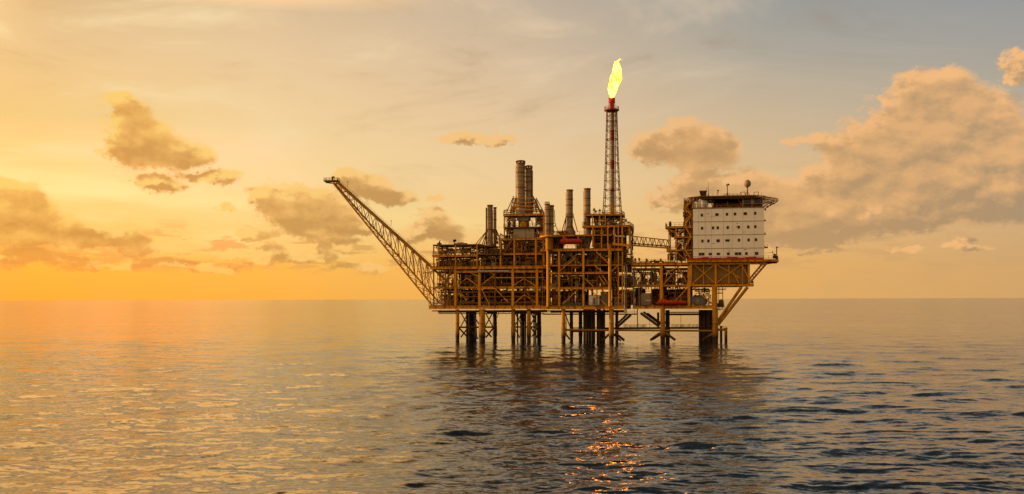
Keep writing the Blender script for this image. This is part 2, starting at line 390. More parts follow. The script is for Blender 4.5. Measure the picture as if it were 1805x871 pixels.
# ------------------------------------------------------------------ mesh builder
class MB:
    def __init__(s): s.v = []; s.f = []; s.sm = []
    def add(s, vs, fs, smooth=False):
        o = len(s.v); s.v += [Vector(x) for x in vs]
        s.f += [tuple(i + o for i in f) for f in fs]; s.sm += [smooth] * len(fs)
        return s
    def box(s, u0, u1, v0, v1, z0, z1):
        vs = [(u0,v0,z0),(u1,v0,z0),(u1,v1,z0),(u0,v1,z0),(u0,v0,z1),(u1,v0,z1),(u1,v1,z1),(u0,v1,z1)]
        return s.add(vs, [(0,3,2,1),(4,5,6,7),(0,1,5,4),(1,2,6,5),(2,3,7,6),(3,0,4,7)])
    def _fr(s, p, q):
        d = (q - p); L = d.length or 1e-6; d = d / L
        up = Vector((0, 0, 1)) if abs(d.z) < 0.95 else Vector((0, 1, 0))
        a = d.cross(up).normalized(); b = a.cross(d).normalized()
        return d, a, b
    def beam(s, p, q, w=.4, h=None):
        p, q = Vector(p), Vector(q); h = h or w
        d, a, b = s._fr(p, q)
        vs = [x + a * i * w / 2 + b * j * h / 2 for x in (p, q) for i, j in ((-1,-1),(1,-1),(1,1),(-1,1))]
        return s.add(vs, [(0,3,2,1),(4,5,6,7),(0,1,5,4),(1,2,6,5),(2,3,7,6),(3,0,4,7)])
    def ibeam(s, p, q, h=.9, w=.4, t=.07):
        p, q = Vector(p), Vector(q); d, a, b = s._fr(p, q)
        s.beam(p + b * (h / 2 - t / 2), q + b * (h / 2 - t / 2), w, t)
        s.beam(p - b * (h / 2 - t / 2), q - b * (h / 2 - t / 2), w, t)
        s.beam(p, q, t, h - 2 * t - .002)
        n = int((q - p).length / 2.4)
        for i in range(1, n):                                   # web stiffeners
            c = p.lerp(q, i / n); s.beam(c - b * (h / 2 - t), c + b * (h / 2 - t), w * .8, t)
        return s
    def tube(s, p, q, r=.2, r2=None, n=8, cap=True):
        p, q = Vector(p), Vector(q); r2 = r if r2 is None else r2; d, a, b = s._fr(p, q)
        vs = []
        for x, rr in ((p, r), (q, r2)):
            for i in range(n):
                th = 2 * math.pi * i / n; vs.append(x + a * math.cos(th) * rr + b * math.sin(th) * rr)
        s.add(vs, [(i, (i + 1) % n, n + (i + 1) % n, n + i) for i in range(n)], True)
        if cap: s.add(vs, [tuple(range(n - 1, -1, -1)), tuple(range(n, 2 * n))])
        return s
    def pipe(s, pts, r=.15, n=7):
        pts = [Vector(p) for p in pts]
        for a, b in zip(pts, pts[1:]): s.tube(a, b, r, n=n)
        for p in pts[1:-1]: s.ball(p, r * 1.12, 6, 4)
        return s
    def ball(s, c, r, n=10, m=6, sz=1.0):
        c = Vector(c); vs = [c + Vector((0, 0, -r * sz))]
        for j in range(1, m):
            ph = -math.pi / 2 + math.pi * j / m
            for i in range(n):
                th = 2 * math.pi * i / n; vs.append(c + Vector((math.cos(th) * math.cos(ph) * r, math.sin(th) * math.cos(ph) * r, math.sin(ph) * r * sz)))
        vs.append(c + Vector((0, 0, r * sz))); fs = []
        for i in range(n):
            fs.append((0, 1 + (i + 1) % n, 1 + i))
            for j in range(m - 2):
                a = 1 + j * n; fs.append((a + i, a + (i + 1) % n, a + n + (i + 1) % n, a + n + i))
            a = 1 + (m - 2) * n; fs.append((a + i, a + (i + 1) % n, len(vs) - 1))
        return s.add(vs, fs, True)
    def lathe(s, c, prof, n=18, axis='z'):
        """prof: (radius, height) pairs"""
        c = Vector(c); vs = []
        for r, h in prof:
            for i in range(n):
                th = 2 * math.pi * i / n; x, y = math.cos(th) * r, math.sin(th) * r
                vs.append(c + (Vector((x, y, h)) if axis == 'z' else Vector((h, x, y)) if axis == 'u' else Vector((x, h, y))))
        fs = []
        for j in range(len(prof) - 1):
            for i in range(n): fs.append((j*n+i, j*n+(i+1)%n, (j+1)*n+(i+1)%n, (j+1)*n+i))
        s.add(vs, fs, True)
        s.add([vs[i] for i in range(n)], [tuple(range(n - 1, -1, -1))]); s.add([vs[-n + i] for i in range(n)], [tuple(range(n))])
        return s
    def rail(s, pts, h=1.1, r=.035, step=1.7, mid=True, closed=False, toe=True):
        pts = [Vector(p) for p in pts]
        if closed: pts.append(pts[0])
        for a, b in zip(pts, pts[1:]):
            L = (b - a).length; n = max(1, round(L / step)); up = Vector((0, 0, 1))
            for i in range(n + 1):
                c = a.lerp(b, i / n); s.beam(c, c + up * h, r * 2)
            s.beam(a + up * h, b + up * h, r * 2)
            if mid: s.beam(a + up * h * .5, b + up * h * .5, r * 1.6)
            if toe: s.beam(a + up * .1, b + up * .1, .03, .2)
        return s
    def ladder(s, p, h, axis='u', w=.5, cage=True):
        p = Vector(p); d = Vector((1, 0, 0)) if axis == 'u' else Vector((0, 1, 0))
        for k in (-1, 1): s.beam(p + d * k * w / 2, p + d * k * w / 2 + Vector((0, 0, h)), .06)
        for i in range(int(h / .45)): z = Vector((0, 0, .3 + i * .45)); s.beam(p - d * w / 2 + z, p + d * w / 2 + z, .035)
        return s
    def stair(s, p, q, w=.9, n=9):
        """flight from p up to q, width along v"""
        p, q = Vector(p), Vector(q); a = Vector((0, w / 2, 0))
        for k in (-1, 1):
            s.beam(p + a * k, q + a * k, .08, .3); s.beam(p + a * k + Vector((0,0,1)), q + a * k + Vector((0,0,1)), .06)
            for i in range(4): c = p.lerp(q, (i + .5) / 4) + a * k; s.beam(c, c + Vector((0,0,1)), .05)
        for i in range(n): c = p.lerp(q, (i + .5) / n); s.box(c.x - .14, c.x + .14, c.y - w / 2 + .05, c.y + w / 2 - .05, c.z - .02, c.z + .03)
        return s

class Thing:
    def __init__(s, name, label, cat, at, group=None):
        s.o = bpy.data.objects.new(name, None); COL.objects.link(s.o)
        s.o.empty_display_size = 1
        s.org = Vector(at); s.o.location = world(s.org); s.o.rotation_euler = (0, 0, -ANG)
        s.o['label'] = label; s.o['category'] = cat
        if group: s.o['group'] = group
        s.n = 0
    def part(s, name, mb, mat, label=None, kind=None, parent=None):
        if not mb.v: return None
        me = bpy.data.meshes.new(name)
        me.from_pydata([tuple(v - s.org) for v in mb.v], [], mb.f)
        me.polygons.foreach_set('use_smooth', mb.sm); me.update()
        me.materials.append(M(mat) if isinstance(mat, str) else mat)
        o = bpy.data.objects.new(name, me); COL.objects.link(o); o.parent = parent or s.o
        if label: o['label'] = label
        if kind: o['kind'] = kind
        s.n += 1
        return o

# ------------------------------------------------------------------ process equipment that fills the open decks
def fill_bay(T, u0, u1, v0, v1, z0, z1, dens=1.0, seed=0, vessels=True, front_pipes=True, dark=.35):
    """pipes, vessels, skids and trays standing on one bay of deck; every assembly is a part of its module"""
    r = random.Random(seed); W, Dp, H = u1 - u0, v1 - v0, z1 - z0
    mats = ['rust_pipe', 'brown_paint', 'pale_pipe', 'dark_steel', 'yellow_paint', 'rust_pipe', 'brown_paint']
    # ceiling pipe racks
    for k in range(max(1, round(2.0 * dens))):
        m = MB(); v = r.uniform(v0 + .5, v0 + Dp * .75); z = z1 - r.uniform(.25, .9 + .15 * H)
        for j in range(r.randint(2, 4)):
            rad = r.choice([.07, .1, .14, .2, .27]); a = u0 + r.uniform(-.6, W * .25); b = u1 - r.uniform(-.6, W * .25)
            vv = v + j * .55; pts = [(a, vv, z), (b, vv, z)]
            if r.random() < .6: pts.insert(0, (a, vv, z0 + r.uniform(0, H * .5)))
            if r.random() < .6: pts.append((b, vv, z0 + r.uniform(0, H * .5)))
            if r.random() < .4:
                mu = r.uniform(a + .5, b - .5); dz = r.uniform(-.9, -.3)
                pts = [(a, vv, z), (mu, vv, z), (mu, vv, z + dz), (b, vv, z + dz)]
            m.pipe(pts, rad, 6)
            if r.random() < .7:                                  # flange or valve with hand wheel
                fu = r.uniform(a, b); m.tube((fu - .08, vv, z), (fu + .08, vv, z), rad * 1.9, n=8)
                m.tube((fu, vv, z), (fu, vv, z + .5), .04, n=5); m.tube((fu, vv, z + .5), (fu, vv, z + .54), .22, n=8)
        for g in range(2):
            gu = u0 + W * (g + .5) / 2; m.beam((gu, v - .3, z - .3), (gu, v + 2, z - .3), .12); m.beam((gu, v - .2, z - .3), (gu, v - .2, z1), .1)
        T.part('pipework', m, r.choice(mats))
    # thin galvanised and painted lines close to the open front
    for k in range(round(1.5 * dens)):
        m = MB(); zz = z0 + H * r.uniform(.12, .9); a = u0 + r.uniform(-.3, W * .4); b = min(u1, a + W * r.uniform(.35, .9)); v = v0 + r.uniform(-.5, .6); rd = r.choice([.05, .06, .08, .11])
        pts = [(a, v, zz), (b, v, zz)]
        if r.random() < .75: pts.append((b, v, z0 + H * r.choice([0, 1, r.random()])))
        if r.random() < .5: pts.insert(0, (a, v, z0 + H * r.choice([0, 1, r.random()])))
        if r.random() < .3: pts.append((pts[-1][0] + r.uniform(-1.5, 1.5), v, pts[-1][2]))
        m.pipe(pts, rd, 6); T.part('pipework', m, r.choice(['yellow_paint', 'yellow_paint', 'brown_paint', 'pale_pipe']))
    # tangle of small-bore lines, valves and brackets
    for q_, (dn, ms) in enumerate(((.8, ['brown_paint', 'rust_pipe', 'brown_paint']), (.42, ['yellow_paint', 'pale_pipe', 'pale_clad', 'grey_steel']))):
        m = MB(); n = int(W * H * dn * dens)
        for k in range(n):
            p = Vector((r.uniform(u0, u1), v0 + r.uniform(-.2, Dp * .4), r.uniform(z0, z1)))
            for j in range(r.randint(1, 3)):
                d = Vector(r.choice([(1,0,0),(-1,0,0),(0,0,1),(0,0,-1),(0,1,0),(.7,0,.7),(-.6,0,.8),(1,0,0)])) * r.uniform(.35, 1.7); q = p + d
                q = Vector((min(max(q.x, u0 - .3), u1 + .3), q.y, min(max(q.z, z0), z1))); m.tube(p, q, r.choice([.05, .07, .1]), n=5, cap=False); p = q
            if r.random() < .5: m.box(p.x - .16, p.x + .16, p.y - .16, p.y + .16, p.z - .18, p.z + .2)
            if r.random() < .18: m.ball(p, .3, 7, 5)
        T.part('small_bore_piping', m, r.choice(ms), kind='stuff')
    # standing risers and bent spools
    m = MB()
    for k in range(round(W * .55 * dens)):
        u = r.uniform(u0 + .2, u1 - .2); v = r.uniform(v0 + .2, v0 + Dp * .7); rad = r.choice([.05, .07, .1, .14])
        zt = z0 + H * r.uniform(.45, 1.0); pts = [(u, v, z0), (u, v, zt)]
        if r.random() < .65: pts += [(u + r.uniform(-2, 2), v, zt)]
        if r.random() < .3: pts += [(pts[-1][0], v, zt - r.uniform(.5, H * .5))]
        m.pipe(pts, rad, 6)
        if r.random() < .4: m.tube((u, v, z0 + H * .35), (u, v, z0 + H * .35 + .15), rad * 2, n=8)
    T.part('pipework', m, r.choice(['rust_pipe', 'rust_pipe', 'grey_steel', 'brown_paint', 'dark_steel', 'pale_pipe']))
    if vessels:
        n = 1 + (r.random() < .6 * dens)
        for k in range(n):
            m = MB(); kind = r.choice('hvbhvs'); c = u0 + W * (k + r.uniform(.3, .7)) / n; v = v0 + Dp * r.uniform(.12, .5)
            if kind == 'h':
                L = min(W / n * .7, 4.5) * r.uniform(.7, 1); rad = min(H * .28, r.uniform(.5, .95)); zc = z0 + rad + .5
                m.lathe((c - L / 2, v, zc), [(.02,-rad*.4),(rad*.6,-rad*.3),(rad*.92,-rad*.1),(rad,.1),(rad,L*.5),(rad*1.05,L*.5),(rad*1.05,L*.5+.1),(rad,L*.5+.1),(rad,L-.1),(rad*.92,L+rad*.1),(rad*.6,L+rad*.3),(.02,L+rad*.4)], 14, 'u')
                for g in (-.3, .3): m.box(c + g * L - .12, c + g * L + .12, v - rad * .8, v + rad * .8, z0, zc - rad * .5)
                m.tube((c, v, zc + rad * .8), (c, v, zc + rad + .6), .15)
            elif kind == 'v':
                rad = r.uniform(.4, .85); h = H * r.uniform(.5, .85)
                m.lathe((c, v, z0), [(rad*.8,0),(rad*.8,.4),(rad,.4),(rad,h*.6),(rad*1.08,h*.6),(rad*1.08,h*.6+.08),(rad,h*.6+.08),(rad,h),(rad*.8,h+rad*.3),(rad*.3,h+rad*.45),(.08,h+rad*.45)], 14)
                m.ladder((c + rad + .1, v - .2, z0), h, 'v')
            elif kind == 'b':
                w = r.uniform(.8, min(2.4, W * .35)); h = H * r.uniform(.3, .6); d = r.uniform(.8, 1.6)
                m.box(c - w/2, c + w/2, v, v + d, z0 + .15, z0 + h); m.box(c - w/2 - .06, c + w/2 + .06, v - .06, v + d + .06, z0, z0 + .15)
                for g in range(3): gu = c - w/2 + w * (g + .5) / 3; m.box(gu - w*.13, gu + w*.13, v - .035, v - .003, z0 + .3, z0 + h - .15)
                m.tube((c, v + d/2, z0 + h), (c, v + d/2, z0 + h + .5), .12)
            else:                                                # pump skid with motor
                m.box(c - 1.4, c + 1.4, v, v + 1.2, z0, z0 + .25)
                m.lathe((c - 1.2, v + .6, z0 + .75), [(.3,0),(.42,.1),(.42,1.0),(.3,1.1),(.12,1.1),(.12,1.5),(.5,1.5),(.55,1.9),(.3,2.0)], 12, 'u')
                m.pipe([(c + .6, v + .6, z0 + .75), (c + .6, v + .6, z0 + H * .7), (c + 1.8, v + .6, z0 + H * .7)], .13)
            T.part({'h': 'vessel', 'v': 'vessel', 'b': 'equipment_cabinet', 's': 'pump_skid'}[kind], m, r.choice(['pale_clad', 'grey_steel', 'brown_paint', 'rust_pipe', 'dark_steel', 'tan_panel', 'dark_steel']))
    if r.random() < .5 * dens:
        m = MB(); v = v0 + r.uniform(.2, 1); z = z1 - r.uniform(.5, 1.4); m.beam((u0, v, z), (u1, v, z), .5, .08)
        for g in range(int(W / 1.2)): m.beam((u0 + g * 1.2 + .4, v, z), (u0 + g * 1.2 + .4, v, z1), .04)
        T.part('cable_tray', m, r.choice(['grey_steel', 'brown_paint']))
    # dark sheets and boxes added behind, standing in for the interior's shade
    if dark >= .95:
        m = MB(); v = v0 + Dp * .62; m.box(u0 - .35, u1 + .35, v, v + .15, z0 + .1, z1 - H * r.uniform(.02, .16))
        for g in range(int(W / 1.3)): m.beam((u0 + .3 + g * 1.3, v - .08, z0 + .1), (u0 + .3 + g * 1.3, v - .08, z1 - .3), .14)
        T.part('shade_backing', m, 'dark_steel')
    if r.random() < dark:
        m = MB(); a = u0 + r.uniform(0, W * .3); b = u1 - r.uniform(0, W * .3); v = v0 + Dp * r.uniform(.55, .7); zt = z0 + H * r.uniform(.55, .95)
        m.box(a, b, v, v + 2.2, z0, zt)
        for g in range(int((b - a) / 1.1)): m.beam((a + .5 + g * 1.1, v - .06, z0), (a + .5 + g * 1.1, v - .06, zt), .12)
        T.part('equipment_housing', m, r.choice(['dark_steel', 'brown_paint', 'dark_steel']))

def deck(T, u0, u1, v0, v1, z, h=.9, mat='yellow_paint', rail=True, ribs=True, name='deck', edge=.45):
    """one deck: grated plate on cross beams, an I section along each edge, handrail with toe board"""
    m = MB(); m.box(u0 + .03, u1 - .03, v0 + .26, v1 - .26, z + .02, z + .08)
    n = max(2, round((u1 - u0) / 3.2))
    if ribs:
        for i in range(1, n):
            u = u0 + (u1 - u0) * i / n; m.beam((u, v0 + .3, z - h * .3), (u, v1 - .3, z - h * .3), .18, h * .55)
    T.part(name, m, 'deck_grating')
    for v in (v0, v1):
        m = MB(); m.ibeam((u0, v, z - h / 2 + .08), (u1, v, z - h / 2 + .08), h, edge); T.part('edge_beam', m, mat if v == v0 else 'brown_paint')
    for u in (u0, u1):
        m = MB(); m.ibeam((u, v0 + .25, z - h / 2 + .075), (u, v1 - .25, z - h / 2 + .075), h, edge); T.part('end_beam', m, mat)
    if rail:
        m = MB(); m.rail([(u0, v0, z + .09), (u1, v0, z + .09), (u1, v1, z + .09), (u0, v1, z + .09)], 1.15, .04, 1.6, closed=True, toe=False)
        T.part('railing', m, 'brown_paint' if rail is True else rail)

def columns(T, us, vs, z0, z1, w=.8, mat='yellow_paint', round_=False, name='column'):
    for u in us:
        for v in vs:
            m = MB()
            if round_: m.tube((u, v, z0), (u, v, z1), w / 2, n=14)
            else: m.beam((u, v, z0), (u, v, z1), w)
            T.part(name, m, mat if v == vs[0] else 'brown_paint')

def braces(T, segs, v=0.0, w=.35, mat='yellow_paint', name='brace', tube=True):
    for s in segs:
        x0, y0, x1, y1 = s[:4]; vv = s[4] if len(s) > 4 else v
        m = MB(); a, b = P(x0, y0, vv), P(x1, y1, vv)
        if tube: m.tube(a, b, w / 2, n=8)
        else: m.beam(a, b, w)
        T.part(name, m, mat)

# ================================================================== the platform, west (left) to east (right)
# ---- west process module
def west_module():
    T = Thing('process_module', 'long western multi-deck yellow process module full of pipes, left half of the platform', 'oil platform module', (U(860), 0, Z(860, 548)))
    zB, zM, z3, z4, z5 = Z(860, 539), Z(860, 507), Z(860, 507), Z(860, 471), Z(800, 449)
    uL, uR = U(757), U(965)
    D = 22
    deck(T, U(756), uR, 0, D, Z(860, 538.5), 1.3, edge=.6)
    deck(T, U(766), uR, .5, D - 1, Z(860, 505), .75, rail=True)
    deck(T, U(759), uR, -.4, D, Z(860, 469), 1.05, edge=.6)
    deck(T, U(762), U(842), 0, D * .7, Z(800, 449), .7)
    # thin roof over the north-west corner
    deck(T, U(763), U(846), .3, D * .65, Z(800, 430.6), .4, mat='brown_paint', rail=False)
    # second girder under the main deck
    m = MB(); m.ibeam(P(800, 478.6, -.1), P(955, 478.6, -.1), .75, .4); T.part('girder', m, 'yellow_paint')
    m = MB(); m.beam(P(842, 477.6, -.6), P(898, 477.6, -.6), .5, .55); T.part('duct', m, 'pale_clad')
    for y, a, b in ((489.6, 865, 960), (515, 800, 960), (523, 812, 962), (533.5, 800, 960)):
        m = MB(); m.tube(P(a, y, .2), P(b, y, .2), .2, n=8); T.part('pipework', m, 'yellow_paint' if y < 500 else 'brown_paint')
    zb, zt = Z(860, 539), Z(860, 473)
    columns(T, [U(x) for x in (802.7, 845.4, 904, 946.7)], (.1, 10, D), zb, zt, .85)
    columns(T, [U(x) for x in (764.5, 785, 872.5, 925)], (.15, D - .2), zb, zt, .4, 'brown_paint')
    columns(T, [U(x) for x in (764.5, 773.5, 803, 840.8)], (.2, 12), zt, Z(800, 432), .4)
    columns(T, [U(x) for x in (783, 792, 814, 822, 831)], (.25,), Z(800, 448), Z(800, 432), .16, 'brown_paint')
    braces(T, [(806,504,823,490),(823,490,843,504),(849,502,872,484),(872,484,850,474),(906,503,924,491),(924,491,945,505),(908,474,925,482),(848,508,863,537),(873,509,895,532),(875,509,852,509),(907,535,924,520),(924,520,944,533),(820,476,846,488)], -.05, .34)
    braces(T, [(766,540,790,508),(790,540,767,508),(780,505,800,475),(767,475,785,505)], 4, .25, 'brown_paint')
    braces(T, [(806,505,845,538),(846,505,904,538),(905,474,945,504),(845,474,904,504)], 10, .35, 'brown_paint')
    # equipment, bay by bay
    xs = [766, 803, 845, 875, 904, 946, 964]
    lv = [(538, 508, 1), (504.5, 473, 2)]
    k = 0
    for i in range(len(xs) - 1):
        for yb, yt, j in lv:
            k += 1
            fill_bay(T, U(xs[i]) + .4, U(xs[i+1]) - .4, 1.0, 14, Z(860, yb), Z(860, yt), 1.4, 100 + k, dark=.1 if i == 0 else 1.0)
    xs = [765, 785, 803, 822, 842]
    for i in range(len(xs) - 1):
        fill_bay(T, U(xs[i]), U(xs[i+1]), .8, 10, Z(800, 469), Z(800, 452), 1.2, 140 + i, dark=.6)
        fill_bay(T, U(xs[i]), U(xs[i+1]), .8, 9, Z(800, 449), Z(800, 433.5), .8, 150 + i, dark=.1)
    for i, (a, b) in enumerate(((842, 862), (862, 883))):
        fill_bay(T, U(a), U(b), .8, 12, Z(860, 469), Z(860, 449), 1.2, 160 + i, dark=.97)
        fill_bay(T, U(a), U(b), .8, 10, Z(860, 448), Z(860, 434), 1.0, 165 + i, dark=.4)
    deck(T, U(842.5), U(885), .2, 14, Z(860, 447), .5, mat='brown_paint')
    deck(T, U(842.5), U(870), .6, 12, Z(860, 433), .35, mat='brown_paint', rail=False)
    # west end walkway and under-deck catwalk
    m = MB(); m.box(U(772), U(957), 1, 2.2, Z(860, 553.4), Z(860, 552.6)); m.rail([(U(772), 1, Z(860, 553)), (U(957), 1, Z(860, 553))], 1.0, .035, 1.5)
    for i in range(12): u = U(774 + i * 16); m.beam((u, 1.6, Z(860, 553)), (u, 1.6, Z(860, 545)), .1)
    T.part('catwalk', m, 'dark_steel')
    m = MB(); m.tube(P(762, 547.5, .3), P(964, 547.5, .3), .2); m.tube(P(772, 549.5, 2), P(964, 549.5, 2), .25); T.part('pipework', m, 'brown_paint')
    m = MB(); m.stair((U(782), -.9, Z(860, 505)), (U(801), -.9, Z(860, 470))); T.part('stair', m, 'brown_paint')
    m = MB(); m.stair((U(942), -.9, Z(860, 538)), (U(925), -.9, Z(860, 506))); T.part('stair', m, 'brown_paint')
    # roof fittings
    m = MB(); b = P(775, 430.5, 3); m.beam(b, b + Vector((0,0,.9)), .5, .4); m.tube(b + Vector((0,0,.9)), b + Vector((.3,0,1.5)), .18); m.beam(b+Vector((-.8,0,.3)), b+Vector((.8,0,.3)), .3, .5); T.part('vent', m, 'dark_steel')
    m = MB(); b = P(802, 430, 3); m.beam(b, b + Vector((0,0,1.0)), .15); m.tube(b + Vector((-.5,0,1.1)), b + Vector((.5,0,1.4)), .5, .4, n=10); T.part('floodlight', m, 'dark_steel')
    m = MB(); m.box(U(800, 3), U(821, 3), 3, 6, Z(800, 430.5), Z(800, 427.3)); m.box(U(806, 3), U(815, 3), 3.4, 5.4, Z(800, 427.3), Z(800, 426)); T.part('equipment_cabinet', m, 'pale_pipe')
west_module()

# ---- lattice boom reaching out to the west
def boom():
    T = Thing('lattice_boom', 'long inclined yellow lattice boom reaching out left over the sea', 'boom', P(768, 538, 4))
    tip = P(594, 318, 5)
    topA = (P(594, 319, 4.2), P(824, 528, 1)); topB = (P(596, 320, 5.8), P(824, 528, 8))
    loA = (P(588, 321, 4.2), P(761, 537, -1)); loB = (P(590, 321, 5.8), P(775, 534, 10))
    def at(seg, f): return seg[0].lerp(seg[1], f)
    ft = .72   # the top chords enter the module and run on inside it
    for s, r in ((topA, .42), (topB, .42)):
        m = MB(); m.tube(s[0], s[1], r, n=10); T.part('chord', m, 'shaded_yellow')
    for s in (loA, loB):
        m = MB(); m.tube(s[0], s[1], .3, n=10); T.part('chord', m, 'shaded_yellow')
    n = 13
    for i in range(n):
        f = (i + .5) / n; g = (i + 1) / n; m = MB(); ftf = ft * f; ftg = ft * g
        m.tube(at(topA, ftf), at(loA, g if i < n - 1 else .99), .13, n=6); m.tube(at(topA, ftf), at(loA, i / n), .13, n=6)
        m.tube(at(topB, ftf), at(loB, g if i < n - 1 else .99), .13, n=6); m.tube(at(topB, ftf), at(loB, i / n), .13, n=6)
        m.tube(at(loA, g * .995), at(loB, g * .995), .1, n=6); m.tube(at(loA, i / n), at(loB, g * .995), .1, n=6)
        m.tube(at(topA, ftf), at(topB, ftf), .1, n=6)
        T.part('lacing', m, 'shaded_yellow')
    m = MB()                                                    # grated walkway and flare lines between the top chords
    a, b = (topA[0] + topB[0]) / 2, at(topA, ft).lerp(at(topB, ft), .5)
    m.beam(a + Vector((0,0,.1)), b + Vector((0,0,.1)), 1.3, .5); T.part('walkway', m, 'shaded_yellow')
    m = MB(); m.tube(a + Vector((0,-.5,.5)), b + Vector((0,-.5,.5)), .16); m.tube(a + Vector((0,.3,.5)), b + Vector((0,.3,.5)), .22); T.part('pipework', m, 'shaded_yellow')
    m = MB()
    for k in (-.8,):
        c, d = a + Vector((.4, k, .3)), b + Vector((0, k, .3)); N = 44
        for i in range(N + 1): e = c.lerp(d, i / N); m.beam(e, e + Vector((.25, 0, 1.05)), .05)
        for h in (1.05, .55): m.beam(c + Vector((.25*h, 0, h)), d + Vector((.25*h, 0, h)), .06)
    T.part('railing', m, 'brown_paint')
    for px, py in ((614, 323), (690, 392)):
        m = MB(); b0 = P(px, py + 5, 4); m.beam(b0, b0 + Vector((0,0,1.7)), .1); m.ball(b0 + Vector((0,0,1.8)), .2, 8, 5); T.part('lamp_post', m, 'dark_steel')
    # tip platform
    m = MB(); c = P(586, 318.5, 5); m.box(c.x - 2.6, c.x + 2.6, c.y - 1.6, c.y + 1.6, c.z - .15, c.z + .15); m.beam((c.x - 2.4, c.y, c.z - .3), (c.x + 1.8, c.y, c.z - .9), .3, .4)
    T.part('tip_platform', m, 'brown_paint')
    m = MB(); z = c.z + .15; m.rail([(c.x-2.6,c.y-1.6,z),(c.x+2.6,c.y-1.6,z),(c.x+2.6,c.y+1.6,z),(c.x-2.6,c.y+1.6,z)], 1.1, .04, 1.1, closed=True); T.part('railing', m, 'brown_paint')
    m = MB(); m.lathe((c.x + .3, c.y, z), [(.45,0),(.45,.3),(.25,.4),(.25,1.0),(.42,1.1),(.42,1.5),(.15,1.7)], 10); m.box(c.x+.1,c.x+1.0,c.y-.2,c.y+.2,z+1.2,z+1.7); T.part('beacon', m, 'dark_steel')
    # stays between boom foot and module
    braces(T, [(740,483,763,478),(742,489,764,475),(735,478,764,481,9),(745,470,755,529),(764,476,745,512),(764,476,740,500,9),(741,500,764,507),(764,507,752,525)], 1, .2)
boom()

# ---- exhaust stacks (each stands on the deck below it)
def ringed(T, u, v, z0, z1, r, rings, mat='grey_steel', crown=False, brackets=True, ladder=True, hatch=None):
    m = MB(); m.lathe((u, v, z0), [(r, 0), (r, z1 - z0), (r * .9, z1 - z0), (r * .9, z1 - z0 - .5)], 22); T.part('flue', m, mat)
    for k, (zr, w) in enumerate(rings):
        m = MB(); m.lathe((u, v, zr), [(r * 1.01, 0), (r + w, 0), (r + w, .22), (r * 1.01, .22)], 22)
        if w > .3: m.rail([(u + (r+w-.05)*math.cos(a), v + (r+w-.05)*math.sin(a), zr + .2) for a in [i*math.pi/6 for i in range(12)]], 1.0, .035, 1.2, closed=True, toe=False)
        T.part('ring_platform' if w > .3 else 'stiffening_ring', m, 'brown_paint')
    m = MB(); m.lathe((u, v, z1 - .12), [(r * 1.01, -.5), (r + .14, -.35), (r + .14, .1), (r * .9, .1)], 22)
    if crown:
        for i in range(8):
            a = i * math.pi / 4 + .3; m.box(u + r*math.cos(a) - .16, u + r*math.cos(a) + .16, v + r*math.sin(a) - .16, v + r*math.sin(a) + .16, z1, z1 + .55)
        m.lathe((u, v, z1 + .5), [(r * 1.1, 0), (r * 1.1, .18), (r * .5, .4), (.1, .45)], 18)
    T.part('crown' if crown else 'rim', m, 'brown_paint')
    m = MB(); zz = z0 + 1.3
    while zz < z1 - 1: m.lathe((u, v, zz), [(r * 1.004, 0), (r * 1.035, .02), (r * 1.035, .1), (r * 1.004, .12)], 22); zz += 1.55
    T.part('cladding_joint', m, 'rust_pipe')
    for a in (-.6, -2.0):
        m = MB(); q = Vector((math.cos(a) * (r + .16), math.sin(a) * (r + .16), 0)); m.tube(Vector((u, v, z0)) + q, Vector((u, v, z1 - 1.2)) + q, .075, n=6); T.part('side_pipe', m, 'yellow_paint' if a < -1 else 'rust_pipe')
    if ladder:
        m = MB(); m.ladder((u - r - .14, v - .3, z0 + .5), z1 - z0 - 1.5, 'v'); T.part('ladder', m, 'brown_paint')
def guy(T, u, v, zt, r, foot, zf, mat='brown_paint', w=.32):
    for du, dv in foot:
        m = MB(); m.tube((u + r * (1 if du > 0 else -1), v, zt), (u + du, v + dv, zf), w / 2, n=6); T.part('stay', m, mat)

def stack(name, label, px, v, ytop, ybot, wpx, rings, **kw):
    u = U(px, v, 400); z0, z1 = Z(px, ybot, v), Z(px, ytop, v); r = wpx / 10.0 * (1 + v / 400)
    T = Thing(name, label, 'exhaust stack', (u, v, z0), 'exhaust stacks on the platform')
    ringed(T, u, v, z0, z1, r, [(Z(px, y, v), w) for y, w in rings], **kw)
    return T, u, v, z0, z1, r

T, u, v, z0, z1, r = stack('exhaust_stack', 'grey round exhaust stack on the west deck, thicker one of the leftmost pair', 864.5, 6, 361, 446, 9.4, [(383,.1),(404.6,.25),(420,.1)])
for dx, dz in ((-2.6, 0), (2.9, 0)):
    guy(T, u, v, Z(864, 405, 6), r, [(dx, -1.5), (dx, 1.5), (dx * 2, -1), (dx * 1.5, -2)], Z(864, 431, 6))
m = MB(); m.lathe((u, v, Z(864, 446, 6)), [(r*1.9,0),(r*1.6,2.0),(r*1.02,4.2)], 18); T.part('skirt', m, 'grey_steel')
m = MB(); m.tube((U(857.7, 6), 6, Z(857, 440, 6)), (U(857.7, 6), 6, Z(857, 366, 6)), .26, n=10); m.tube((U(855, 6), 5.6, Z(857, 431, 6)), (U(857, 6), 6, Z(857, 404, 6)), .12)
for y in (370, 383, 404, 420): m.beam(P(857.7, y, 6), P(862, y, 6), .14)
T.part('side_pipe', m, 'brown_paint')
T, u, v, z0, z1, r = stack('exhaust_stack', 'slender ringed exhaust stack just right of the leftmost grey one', 873, 8, 365, 446, 5.2, [(377,.08),(388,.2),(406,.25),(420,.1)], mat='pale_pipe')
guy(T, u, v, Z(873, 405, 8), r, [(1.2, -1.5), (2.0, 1.5), (2.8, 0)], Z(873, 431, 8))

